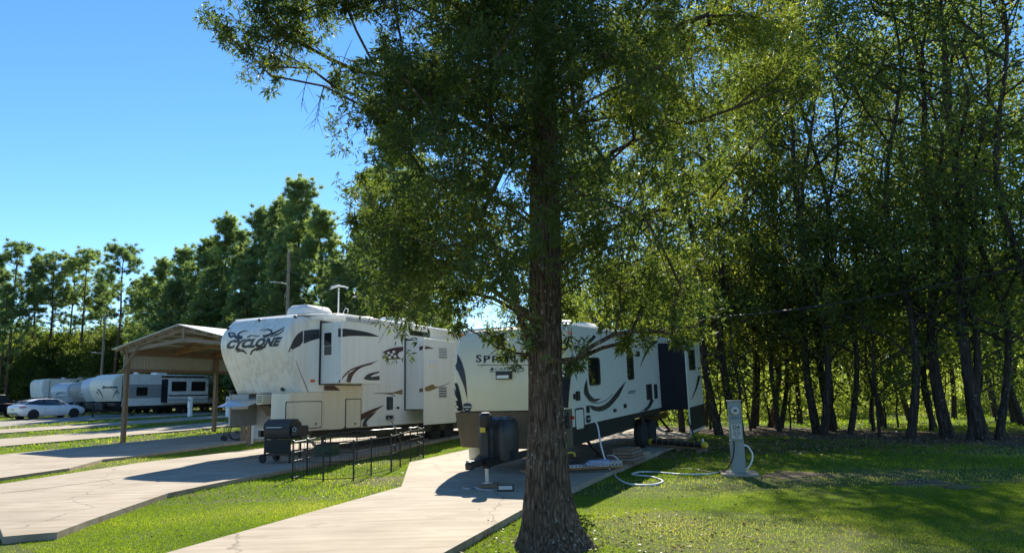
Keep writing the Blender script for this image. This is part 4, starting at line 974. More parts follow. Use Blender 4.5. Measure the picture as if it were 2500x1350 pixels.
for i in range(26):                            # far side of the wood
    px = 1380+i*48+random.uniform(-20, 20); Y = random.uniform(66, 84); x = ray(px, 930).x/ray(px, 930).y*Y; s = random.uniform(0.9, 1.2)
    plant('under', 'forest_tree', 'broad leafy tree closing off the clearing behind the forest', (x, Y, 0), (0, 0), random.uniform(0, 6), (s, s, s*1.3), 'broad trees closing off the clearing behind the forest')
# pines: (px, top py, depth, kind, label)
pines = [(735, 447, 62, 'pb', 'tallest pine of the middle group, with a pointed broad crown'), (690, 500, 66, 'pb', None), (785, 520, 58, 'pb', None), (640, 520, 68, 'pb', None), (555, 537, 72, 'pb', 'narrow-topped pine rising above its neighbours left of the tallest one'),
         (590, 575, 70, 'pa', None), (510, 590, 74, 'pb', None), (455, 612, 77, 'pb', None), (400, 640, 80, 'pb', None), (365, 680, 82, 'pb', None), (425, 690, 68, 'pb', None), (520, 660, 64, 'pb', None), (610, 640, 58, 'pb', None), (690, 610, 55, 'pb', None), (830, 640, 52, 'pb', None),
         (960, 300, 52, 'pb', 'tall pale pine partly hidden by the left side of the oak crown'), (905, 520, 60, 'pb', None), (1010, 420, 56, 'pb', None), (870, 600, 66, 'pb', None),
         (302, 603, 84, 'pc', 'lone tall pine with an open round crown at the left'), (214, 615, 88, 'pc', 'pine with a flat open crown left of the lone tall pine'), (135, 622, 88, 'pc', 'open crowned pine second from the left edge'), (45, 598, 84, 'pc', 'tall bare-trunked pine nearest the left edge of the photo'),
         (185, 640, 93, 'pc', None), (90, 660, 90, 'pa', None), (0, 640, 92, 'pa', None), (-40, 610, 88, 'pa', None), (255, 690, 92, 'pa', None), (335, 690, 90, 'pa', None), (20, 700, 80, 'pa', None)]
gp = 'pines along the far edge of the park'
for px, ty, Y, kd, lb in pines:
    tp_ = P(px, ty, Y); kd = random.choice(['pb', 'pd']) if kd == 'pb' and px != 735 else kd; h0 = {'pa': 20, 'pb': 19, 'pc': 21, 'pd': 19}[kd]; gz_ = H(tp_.x, Y); s = (tp_.z-gz_)/h0; xw_ = min(1.25, max(0.75, s*1.05)) if kd != 'pc' else s*1.15
    plant(kd, 'pine_tree', lb or 'dark green pine standing among the other pines of the far row', (tp_.x, Y, gz_), (0, 0), random.uniform(0, 6.28), (xw_, xw_, s), None if lb else gp)
for i in range(34):
    px = -80+i*34+random.uniform(-15, 15); Y = (96 if px < 380 else 78-px*0.012)+random.uniform(-8, 6); x = ray(px, 970).x/ray(px, 970).y*Y; s = random.uniform(0.75, 1.15)*(1.0 if px < 380 else 0.95)
    plant('under', 'shade_tree', 'dark leafy tree below the pines behind the far trailers', (x, Y, H(x, Y)), (0, 0), random.uniform(0, 6), (s, s, s), 'low dark trees below the pines')
for i in range(16):
    px = -40+i*27+random.uniform(-8, 8); Y = random.uniform(86, 92); x = ray(px, 970).x/ray(px, 970).y*Y; s = random.uniform(0.75, 1.0)
    plant('under', 'shade_tree', 'dark leafy tree below the far left pines', (x, Y, H(x, Y)), (0, 0), random.uniform(0, 6), (s, s, s), 'leafy trees below the far left pines')
for i in range(30):
    px = -60+i*40+random.uniform(-15, 15); Y = 112+random.uniform(-4, 8); x = ray(px, 970).x/ray(px, 970).y*Y; s = random.uniform(1.0, 1.4)
    plant('under', 'shade_tree', 'dark leafy tree in the depth of the pine wood', (x, Y, H(x, Y)), (0, 0), random.uniform(0, 6), (s, s, s), 'trees in the depth of the pine wood')
random.seed(5); rng = np.random.default_rng(5)
# ================================================================== timber carport
a_ = G(300, 1080); b_ = G(522, 1055)
F3 = Frame((a_.x, a_.y, a_.z), math.degrees(math.atan2(b_.x-a_.x, b_.y-a_.y)))
cp_ = thing('carport', 'open timber carport with metal roof standing left of the white fifth wheel', 'carport', F3.loc, F3.rot)
ap_ = F3.on(455, 795, 0, 0); hw = -ap_.y; za_ = ap_.z; zei = F3.on(314, 848, 0, 1).z; CL = 9.6
def yz(t): return -2*hw*t
for x in (0, 5.06, 9.5):
    for y in (0, -2*hw): MB().box(x-0.075, x+0.075, y-0.075, y+0.075, -0.3, zei+0.02).build('post', 'wood', cp_, bev=0.01)
for y, n_ in ((0, 'left'), (-2*hw, 'right')):
    sg = 1 if y == 0 else -1
    MB().box(-0.15, CL, y+0.075, y+0.12, zei-0.30, zei-0.02).box(-0.15, CL, y-0.12, y-0.077, zei-0.30, zei-0.02).build('eave_beam', 'wood', cp_)
    MB().box(-0.05, CL, y+0.125, y+0.15, zei-0.95, zei-0.05).build('side_siding', 'siding', cp_)
    MB().box(-0.02, CL, y-0.115, y-0.077, zei-0.98, zei-0.86).build('side_rail', 'wood', cp_)
for sg in (0, 1):
    y0 = 0.38 if sg == 0 else -2*hw-0.38; ze = zei-0.10
    MB().add([(-0.45, y0, ze), (CL, y0, ze), (CL, -hw, za_), (-0.45, -hw, za_), (-0.45, y0, ze+0.03), (CL, y0, ze+0.03), (CL, -hw, za_+0.03), (-0.45, -hw, za_+0.03)],
             [(0,1,2,3),(7,6,5,4),(0,4,5,1),(1,5,6,2),(3,2,6,7),(0,3,7,4)]).build('roof_sheet', 'roofmetal', cp_)
    for k in range(6):                                            # purlins
        t = (k+0.5)/6; yy = y0+(-hw-y0)*t; zz = ze+(za_-ze)*t-0.05; MB().box(-0.42, CL-0.02, yy-0.02, yy+0.02, zz-0.06, zz+0.02).build('purlin', 'woodg', cp_)
def truss(x, m_, w_=0.05, nm='truss'):
    t = MB(); zl_ = zei-0.12
    t.beam((x, 0.3, zl_), (x, -hw, za_-0.14), w_, 0.16).beam((x, -2*hw-0.3, zl_), (x, -hw, za_-0.14), w_, 0.16)
    t.beam((x+0.001, 0.0, zei-0.16), (x+0.001, -hw, za_-0.55), w_*0.9, 0.14).beam((x+0.001, -2*hw, zei-0.16), (x+0.001, -hw, za_-0.55), w_*0.9, 0.14).box(x-0.045, x+0.045, -hw-0.05, -hw+0.05, za_-0.62, za_-0.1)
    t.build(nm, m_, cp_)
truss(-0.1, 'woodg')
for x in (2.4, 4.9, 7.3, 9.4): truss(x, 'woodn')
MB().beam((-0.2, -0.75, zei+0.05), (-0.16, 0.12, zei-1.0), 0.04, 0.12, up=(1, 0, 0)).build('knee_brace', 'woodg', cp_)

# ================================================================== utility pedestals
def pedestal(name, label, loc, heading, m, group=None, text=True):
    fr = Frame(loc, heading); t = thing(name, label, 'meter post', fr.loc, fr.rot, group)
    z2 = 0.60
    MB().prism([(-0.085, 0), (0.115, 0), (0.085, z2), (-0.085, z2)], -0.125, 0.125).box(-0.085, 0.10, -0.12, 0.12, z2, 1.32).build('post', m, t, bev=0.008)
    bx_ = MB().box(-0.125, -0.087, -0.115, 0.115, z2, 1.0).prism([(-0.13, 0.995), (-0.13, 1.0), (-0.087, 1.04), (-0.087, 0.995)], -0.12, 0.12).build('breaker_box', m, t, bev=0.006)
    MB().box(-0.105, 0.12, -0.135, 0.135, 1.322, 1.345).build('cap', m, t, bev=0.006)
    mt = MB().lathe([(0.085, 0.087), (0.085, 0.11), (0.075, 0.112), (0.072, 0.18), (0.05, 0.195)], (0, 0.0, 1.15), 'x', 28)
    mt.v = [(-v[0], v[1], v[2]) for v in mt.v]; mt = mt.build('meter', 'ltgrey', t, smooth='auto')
    rg = MB().lathe([(0.092, 0.088), (0.092, 0.105)], (0, 0, 1.15), 'x', 28); rg.v = [(-v[0], v[1], v[2]) for v in rg.v]; rg.build('meter_ring', 'black', mt)
    MB().box(-0.199, -0.196, -0.03, 0.03, 1.14, 1.18).build('meter_dial', 'black', mt)
    if text:
        lp = MB().box(-0.129, -0.1255, -0.09, 0.09, 0.64, 0.90).build('number_plate', 'ltgrey', bx_)
        for tx, za, zb_, yy in (('22A', 0.815, 0.89, 0.075), ('200 AMP', 0.775, 0.80, 0.06), ('120 240', 0.73, 0.76, 0.07), ('MAIN PWR', 0.695, 0.72, 0.07), ('OFF', 0.655, 0.68, 0.04)):
            mb = MB()
            for tr in text_tris(tx, 0.03): mb.add([(-0.1325, yy-2*yy*u, za+(zb_-za)*v) for u, v in tr], [(0, 1, 2)])
            mb.build('lettering', 'black', lp, fix=False)
    return t
pb = G(1804, 1152, 0.05)
ped = pedestal('utility_pedestal', 'grey electric meter post numbered 22A on a small slab in the lawn', (pb.x, pb.y, 0.04), 12, 'greymetal')
slab = MB().box(-0.32, 0.32, -0.33, 0.33, -0.1, 0.05).build('slab', 'concrete', None, bev=0.015); slab.location = (pb.x, pb.y, 0); slab.rotation_euler = (0, 0, R(78)); tag(slab, 'small square concrete slab under the grey meter post', 'slab')
for px, py, lb in ((463, 1017, 'pale meter post standing in front of the far trailer, seen between the carport posts'), (556, 1019, 'pale meter post just left of the white fifth wheel nose')):
    g = G(px, py); pedestal('utility_pedestal', lb, tuple(g), 25, 'white', None, False)

# ================================================================== hoses and cords
def hose(name, label, pts, r, m, cat='hose', n=8):
    o = MB().tube(catmull(pts, 6), r, n).build(name, m, None, smooth=True); return tag(o, label, cat)
ip = F2.M @ F2.on(1436, 1022, -0.05)
gp_ = [G(x, y, 0.02) for x, y in ((1497, 1156), (1522, 1176), (1555, 1183), (1592, 1183), (1614, 1178), (1616, 1172), (1590, 1163), (1558, 1160), (1543, 1157), (1562, 1152), (1600, 1152), (1660, 1157), (1720, 1157), (1758, 1152), (1787, 1147))]
q0 = gp_[0]
dn = [tuple(ip), tuple(P(1447, 1022, ip.y-0.12)), tuple(P(1459, 1040, ip.y-0.2)), tuple(P(1467, 1085, (ip.y+q0.y)/2-0.15)), tuple(P(1480, 1128, q0.y+0.12))]
hose('water_hose', 'white hose hanging from the beige trailer and looping across the lawn to the meter post', dn+[tuple(p) for p in gp_], 0.017, 'hose')
hose('water_hose', 'short white hose bulging out of the right side of the meter post', [P(1815, 1086, pb.y), P(1826, 1090, pb.y), P(1837, 1108, pb.y-0.02), P(1834, 1130, pb.y-0.03), P(1822, 1146, pb.y-0.02)], 0.016, 'hose')
hose('power_cord', 'black cord dropping from the meter post box to the grass', [P(1792, 1076, pb.y-0.12), P(1792, 1100, pb.y-0.14), P(1788, 1122, pb.y-0.16), P(1776, 1143, pb.y-0.15), G(1755, 1153, 0.02), G(1720, 1150, 0.015), G(1680, 1144, 0.01), G(1640, 1146, 0.01)], 0.013, 'black', 'cord')
hose('water_hose', 'short white hose curving off the end of the plank stack', [G(1482, 1112, 0.25), P(1496, 1111, 15.5), P(1510, 1122, 15.4), P(1514, 1138, 15.3), P(1513, 1146, 15.3)], 0.014, 'hose')
kp_ = F.M @ F.on(948, 1018, -0.1)
hose('power_cord', 'grey cord sagging from the fifth wheel inlet down to its pad', [tuple(kp_), P(957, 1030, kp_.y-0.3), P(966, 1052, kp_.y-1.2), G(985, 1084, 0.1), G(1010, 1082, 0.1), G(1040, 1072, 0.1), G(1075, 1066, 0.1), G(1100, 1068, 0.1)], 0.02, 'grey', 'cord')

# ================================================================== things under and beside the beige trailer
def lay(name, label, cat, px, py, up, heading):
    g = G(px, py, up); fr = Frame((g.x, g.y, g.z), heading); return thing(name, label, cat, fr.loc, fr.rot), fr
t, _ = lay('plank_stack', 'long orange-brown plank on low blocks lying under the front of the beige trailer', 'planks', 1440, 1148, 0.09, 78)
MB().box(-1.35, 0.72, -0.02, 0.02+0.2, 0.02, 0.065).build('plank', 'woodn', t, bev=0.004); MB().box(-1.2, 0.6, 0.0, 0.2, 0.07, 0.10).build('board', 'woodg', t, bev=0.004)
for x in (-1.1, 0.5): MB().box(x, x+0.15, -0.05, 0.22, 0, 0.018).build('bearer', 'wood', t)
for k, (x, n_) in enumerate(((-0.55, 5), (-0.2, 5))): pass
t, _ = lay('leveling_block', 'pale perforated levelling blocks piled on the plank stack', 'levelling blocks', 1450, 1140, 0.19, 78)
for k in range(5):
    x = -0.75+k*0.27; bl = MB().box(x, x+0.25, 0.0, 0.2, 0, 0.05+0.05*(k > 2)).build('block', 'ltgrey' if k % 2 else 'grey', t, bev=0.006)
    mb = MB()
    for j in range(3): mb.lathe([(0.016, -0.006), (0.016, 0.01)], (x+0.05+j*0.075, 0, 0.03), 'y', 8)
    mb.build('holes', 'black', bl)
MT['paleblue'] = plain('pale_blue_hose', (0.30, 0.36, 0.52), 0.5, 0.1)
cpts = []
g = G(1462, 1138, 0.32)
for k in range(60): a = k*0.45; cpts.append((g.x+math.cos(a)*(0.20+0.03*math.sin(k)), g.y+math.sin(a)*(0.15+0.02*math.cos(k*2)), g.z+0.03+0.0012*k))
tag(MB().tube(cpts, 0.012, 6).build('coiled_hose', 'paleblue', None, smooth=True), 'blue and white hose coiled on top of the levelling blocks', 'hose')
t, _ = lay('spare_jack', 'yellow and black scissor jack lying right of the oak trunk under the trailer', 'jack', 1398, 1150, 0.09, 60)
MB().beam((-0.2, 0, 0.04), (0.1, 0, 0.16), 0.05).beam((0.1, 0, 0.16), (0.3, 0, 0.04), 0.05).beam((-0.2, 0.06, 0.28), (0.1, 0.06, 0.16), 0.05).build('arm', 'black', t); MB().tube(catmull([(-0.18, 0.0, 0.3), (-0.08, 0, 0.36), (0.05, 0, 0.34), (0.06, 0, 0.28)]), 0.022).build('handle', 'yellow', t, smooth=True)
t, _ = lay('wooden_steps', 'stack of grey wooden boards and blocks beside the wheels of the beige trailer', 'wood stack', 1535, 1128, 0.09, 24)
for k in range(5): MB().box(-0.5+0.05*k, 0.55-0.04*k, -0.25+0.02*k, 0.25, 0.062*k, 0.062*k+0.055).build('board', 'woodg' if k % 2 else 'wood', t, bev=0.006)
t, _ = lay('concrete_block', 'hollow concrete block by the wheel of the beige trailer', 'concrete block', 1570, 1122, 0.0, 40)
MB().box(-0.2, 0.2, -0.1, -0.07, 0, 0.19).box(-0.2, 0.2, 0.07, 0.1, 0, 0.19).box(-0.2, -0.17, -0.07, 0.07, 0, 0.19).box(0.17, 0.2, -0.07, 0.07, 0, 0.19).box(-0.015, 0.015, -0.07, 0.07, 0, 0.19).build('block', 'concrete', t)
# sewer hose on its rail
g0, g1 = G(1592, 1098, 0.0), G(1722, 1108, 0.0)
ln = (g1-g0).length; t = thing('sewer_hose', 'black corrugated hose with yellow ends laid along a low rail beside the slide-out', 'hose', g0, (0, 0, math.atan2(g1.y-g0.y, g1.x-g0.x)))
cg = [(0.052+0.012*(k % 2), k*ln/90) for k in range(91)]; hz = MB(); hz.lathe(cg, (0, 0, 0.22), 'x', 14); hz.build('hose', 'black', t)
for x in (-0.05, ln-0.02): MB().lathe([(0.06, x-0.04), (0.085, x-0.02), (0.085, x+0.05), (0.06, x+0.09)], (0, 0, 0.22), 'x', 16).build('fitting', 'yellow', t, smooth='auto')
MB().box(-0.1, ln+0.05, -0.04, 0.04, 0.10, 0.14).box(0.25, 0.3, -0.06, 0.06, 0, 0.1).box(ln*0.5, ln*0.5+0.05, -0.06, 0.06, 0, 0.1).box(ln-0.25, ln-0.2, -0.06, 0.06, 0, 0.1).build('rail', 'wood', t)
sp_ = MB()
for k in range(8): x = 0.15+k*ln/8.4; sp_.tube([(x+0.07*math.sin(j*0.6)*0.6+0.02*j, 0.074*math.cos(j*0.7), 0.22+0.074*math.sin(j*0.7)) for j in range(9)], 0.007, 5)
sp_.build('cord', 'woodn', t)
t, _ = lay('spray_bottle', 'white bottle standing at the end of the black corrugated hose', 'bottle', 1718, 1102, 0.0, 0)
MB().lathe([(0.05, 0), (0.052, 0.02), (0.052, 0.16), (0.03, 0.2), (0.02, 0.21)], (0, 0, 0.06)).build('bottle', 'white', t, smooth='auto'); MB().lathe([(0.026, 0.21), (0.026, 0.27)], (0, 0, 0.06)).build('cap', 'roofw', t); MB().box(-0.1, 0.1, -0.1, 0.1, 0, 0.06).build('base_block', 'woodg', t)
t, _ = lay('bucket', 'round pale bucket on the pad left of the propane cover', 'bucket', 1166, 1137, 0.09, 0)
MB().lathe([(0.17, 0), (0.175, 0.01), (0.19, 0.40), (0.20, 0.41), (0.20, 0.43)], n=28).build('body', 'sprinter', t, smooth='auto'); MB().lathe([(0.205, 0.43), (0.205, 0.45), (0.1, 0.46)], n=28).build('lid', 'roofw', t, smooth='auto')
g = G(1235, 1198, 0.09)
t = thing('work_light', 'small black box light with pale lens on the pad below the tongue', 'light', (g.x, g.y, g.z), (0, 0, R(-4)))
MB().prism([(-0.06, 0), (0.05, 0), (0.05, 0.05), (-0.03, 0.10), (-0.06, 0.09)], -0.13, 0.13, 'yz').build('housing', 'black', t, bev=0.006)
t.children[0].data.transform(Matrix.Rotation(R(0), 4, 'Z')); MB().add([(-0.11, -0.066, 0.03), (0.11, -0.066, 0.03), (0.11, -0.062, 0.088), (-0.11, -0.062, 0.088)], [(0, 1, 2, 3)]).build('lens', 'ltgrey', t)
t, _ = lay('jack_pad', 'timber block under the tongue jack foot', 'block', 1190, 1190, 0.09, 70)
MB().box(-0.16, 0.2, -0.1, 0.1, 0.0, 0.055).build('block', 'wood', t, bev=0.006)
ch = MB(); gg = [G(x, y, 0.10) for x, y in ((1130, 1191), (1145, 1193), (1158, 1190), (1172, 1194), (1188, 1196), (1205, 1198))]
tag(MB().tube(catmull([tuple(p) for p in gg], 4), 0.012, 6).build('safety_chain', 'steel', None), 'short chain lying on the pad by the jack foot', 'chain')
# ================================================================== pet pen
PEN = [(714, 1172), (789, 1176), (863, 1173), (906, 1162), (955, 1151), (977, 1141), (1002, 1128), (1034, 1119), (1019, 1111), (965, 1115), (871, 1126), (806, 1138), (749, 1162)]
g = G(*PEN[2]); pen = thing('pet_pen', 'low black wire pet pen zigzagging over the grass beside the white fifth wheel', 'pet fence', (g.x, g.y, 0))
W_ = [G(x, y)-Vector((g.x, g.y, 0)) for x, y in PEN]
for i, p in enumerate(W_):
    MB().tube([(p.x, p.y, -0.03), (p.x, p.y, 0.77)], 0.018, 8).lathe([(0.024, 0.765), (0.024, 0.79), (0.005, 0.8)], (p.x, p.y, 0), 'z', 8).build('post', 'blackm', pen)
    q = W_[(i+1) % len(W_)]; m = MB()
    for z, r in ((0.755, 0.012), (0.55, 0.008), (0.38, 0.008), (0.05, 0.008)): m.tube([(p.x, p.y, z), (q.x, q.y, z)], r, 5)
    L = (q-p).length; k = max(2, int(L/0.075))
    for j in range(1, k): c = p.lerp(q, j/k); m.tube([(c.x, c.y, 0.05), (c.x, c.y, 0.38 if j % 2 else 0.755)], 0.0032, 3)
    m.build('panel', 'blackm', pen)
# ================================================================== grill
gq = P(690, 1100, 18.2); t = thing('smoker_grill', 'black wheeled smoker grill standing under the nose of the white fifth wheel', 'grill', (gq.x, gq.y, 0.09), (0, 0, R(-20))); t.scale = (1.08, 1.08, 1.1)
MB().prism([(-0.2, 0.52), (0.2, 0.52), (0.24, 0.72), (0.2, 0.86), (0.08, 0.93), (-0.1, 0.93), (-0.22, 0.84), (-0.25, 0.7)], -0.36, 0.36, 'yz').build('barrel', 'black', t, bev=0.02)
l_ = MB().prism([(-0.262, 0.73), (-0.232, 0.86), (-0.1, 0.95), (0.09, 0.95), (0.09, 0.935), (-0.1, 0.932), (-0.222, 0.842), (-0.252, 0.73)], -0.35, 0.35, 'yz').build('lid', 'black', t); MB().tube([(-0.2, -0.29, 0.78), (-0.2, -0.34, 0.78), (0.2, -0.34, 0.78), (0.2, -0.29, 0.78)], 0.012).build('handle', 'steel', l_)
MB().box(-0.34, 0.34, -0.22, -0.2, 0.22, 0.5).build('front_panel', 'skirt', t, bev=0.01); MB().box(-0.36, 0.36, -0.22, 0.22, 0.16, 0.19).build('shelf', 'blackm', t)
for x in (-0.34, 0.34):
    for y in (-0.19, 0.19): MB().box(x-0.018, x+0.018, y-0.018, y+0.018, 0.0 if x > 0 else 0.06, 0.56).build('leg', 'blackm', t)
wheel(t, -0.36, -0.24, 0.095, 0.095, 0.05, 'blackm', -1, 6); wheel(t, -0.36, 0.24, 0.095, 0.095, 0.05, 'blackm', 1, 6)
MB().box(0.365, 0.56, -0.2, 0.2, 0.58, 0.80).build('hopper', 'black', t, bev=0.02)
mb = MB()
for k in range(16):
    a0, a1 = 2*math.pi*k/16, 2*math.pi*(k+1)/16; mb.add([(0.46+0.05*math.cos(a0), -0.203, 0.73+0.05*math.sin(a0)), (0.46+0.05*math.cos(a1), -0.203, 0.73+0.05*math.sin(a1)), (0.46+0.04*math.cos(a1), -0.203, 0.73+0.04*math.sin(a1)), (0.46+0.04*math.cos(a0), -0.203, 0.73+0.04*math.sin(a0))], [(0, 1, 2, 3)])
mb.build('emblem', 'ltgrey', t, fix=False)
# ================================================================== things left under the nose
g = G(607, 1090, 0.0); tz = P(607, 992, g.y).z
t = thing('hookup_post', 'weathered wooden post with a tap and meter, under the left of the white nose', 'post', g)
MB().box(-0.06, 0.06, -0.06, 0.06, -0.1, tz).build('post', 'wood', t, bev=0.008); MB().tube([(0.12, -0.03, 0.1), (0.12, -0.03, tz-0.1)], 0.04).build('conduit', 'ltgrey', t)
g = G(578, 1074, 0.08); t = thing('wheelchair', 'folded black wheelchair with pink cloth beside the wooden post', 'wheelchair', g, (0, 0, R(30)))
for y in (-0.22, 0.22):
    wr = MB(); ra = [(0.29*math.cos(2*math.pi*k/20), y, 0.30+0.29*math.sin(2*math.pi*k/20)) for k in range(21)]; wr.tube(ra, 0.02, 6, False)
    for k in range(8): a = math.pi*k/8; wr.beam((0.28*math.cos(a), y, 0.3+0.28*math.sin(a)), (-0.28*math.cos(a), y, 0.3-0.28*math.sin(a)), 0.006)
    wr.build('large_wheel', 'rubber', t)
    MB().lathe([(0.06, -0.015), (0.09, -0.01), (0.09, 0.01), (0.06, 0.015)], (-0.45, y, 0.09), 'y', 14).build('caster', 'rubber', t)
    MB().tube([(-0.45, y, 0.12), (-0.4, y, 0.5), (0.2, y, 0.5), (0.22, y, 0.95), (0.34, y, 0.97)], 0.016).tube([(-0.4, y, 0.7), (0.2, y, 0.7)], 0.014).build('frame', 'blackm', t)
MB().box(-0.38, 0.2, -0.2, 0.2, 0.48, 0.54).build('seat', 'vinyl', t, bev=0.01); MB().box(0.19, 0.22, -0.2, 0.2, 0.55, 0.95).build('backrest', 'vinyl', t, bev=0.01)
g = G(600, 1076, 0.08); t = thing('storage_tub', 'tall pale tub with a pink lid behind the wheelchair', 'tub', (g.x+0.1, g.y+0.9, g.z))
MB().box(-0.3, 0.3, -0.2, 0.2, 0.0, 1.0).build('tub', 'ltgrey', t, bev=0.03); MB().box(-0.12, 0.34, -0.23, 0.23, 1.0, 1.14).build('lid', 'pink', t, bev=0.04)
g = G(640, 1068, 0.08); t = thing('cooler', 'dark blue cooler box on the carport pad behind the wooden post', 'cooler', g, (0, 0, R(-20)))
MB().box(-0.38, 0.38, -0.22, 0.22, 0.03, 0.42).build('body', 'bluec', t, bev=0.03); MB().box(-0.4, 0.4, -0.24, 0.24, 0.42, 0.5).build('lid', 'slate', t, bev=0.02)
for x in (-0.41, 0.41): MB().tube([(x, -0.1, 0.34), (x*1.06, -0.1, 0.3), (x*1.06, 0.1, 0.3), (x, 0.1, 0.34)], 0.012).build('handle', 'steel', t)
# electric cowl under the nose: silver reflector panel
ta, tb_ = F.on(655, 978, -0.1, 0), F.on(592, 992, -0.1, 0)
ho = thing('wind_deflector', 'silver sloping canopy panel hung under the nose of the white fifth wheel', 'canopy', F.M @ Vector((-0.75, (ta.y+tb_.y)/2, zo-0.32)), F.rot)
MB().prism([(-0.15, 0.0), (-0.18, -0.03), (0.75, 0.23), (0.75, 0.27)], -0.55, 0.55).build('panel', 'steel', ho, bev=0.01)
MB().box(0.1, 0.6, -0.8, -0.56, 0.02, 0.29).build('housing', 'cyclone_low', ho, bev=0.02)
mb = MB()
for k in range(4): mb.box(0.085, 0.102, -0.77, -0.6, 0.07+k*0.05, 0.09+k*0.05)
mb.build('slots', 'black', ho)
t, _ = lay('ground_crate', 'dark plastic crate inside the pet pen', 'crate', 800, 1112, 0.09, 10)
MB().box(-0.3, 0.3, -0.2, 0.2, 0, 0.03).box(-0.3, 0.3, -0.2, -0.18, 0.03, 0.3).box(-0.3, 0.3, 0.18, 0.2, 0.03, 0.3).box(-0.3, -0.28, -0.18, 0.18, 0.03, 0.3).box(0.28, 0.3, -0.18, 0.18, 0.03, 0.3).build('body', 'green', t); MB().box(-0.31, 0.31, -0.21, 0.21, 0.3, 0.32).build('rim', 'black', t)

# ================================================================== utility poles and wires
def pole(label, px, Y, top_py, r, lamp=None):
    p = P(px, top_py, Y); g = H(p.x, Y); t = thing('utility_pole', label, 'utility pole', (p.x, Y, g)); h = p.z-g
    MB().tube([(0, 0, -0.3), (0, 0, h*0.5), (0, 0, h)], [r, r*0.85, r*0.7], 12).build('pole', 'woodg', t, smooth='auto')
    for x in (0,): MB().lathe([(0.03, 0), (0.05, 0.05), (0.03, 0.1), (0.045, 0.14), (0.02, 0.18)], (0, 0, h)).build('insulator', 'ltgrey', t, smooth='auto')
    if lamp: a = MB().tube([(0, 0, h*lamp), (-0.4, -0.05, h*lamp+0.12), (-0.8, -0.1, h*lamp+0.15)], 0.03).build('lamp_arm', 'steel', t); MB().box(-1.15, -0.78, -0.2, 0.0, h*lamp+0.12, h*lamp+0.20).build('lamp_head', 'ltgrey', a, bev=0.03)
    return p
pp = pole('grey wooden utility pole rising behind the white fifth wheel roof', 705, 46, 617, 0.13, 0.80)
pole('thin distant utility pole with a lamp arm at the left before the pine wood', 257, 76, 770, 0.14, 0.6)
def wire(label, a, b, sag, r=0.012):
    a = Vector(a); b = Vector(b); tag(MB().tube([a.lerp(b, k/20)-Vector((0, 0, sag*4*(k/20)*(1-k/20))) for k in range(21)], r, 5).build('overhead_wire', 'black', None), label, 'wire')
wire('upper thin wire running right from the utility pole behind the fifth wheel', P(705, 622, 46), P(1400, 640, 38), 0.6, 0.02)
wire('lower thin wire running right from the utility pole behind the fifth wheel', P(690, 662, 46), P(1400, 690, 38), 0.6, 0.02)
wire('thick black cable sagging across the forest front at right', P(1680, 778, 23), P(2620, 622, 15), 0.25, 0.022)
wire('top thin wire crossing the upper right corner before the trees', P(1900, 238, 22), P(2620, -55, 13), 0.15, 0.008)
wire('second thin wire crossing the trees at upper right', P(1950, 350, 22), P(2620, 78, 13), 0.15, 0.008)
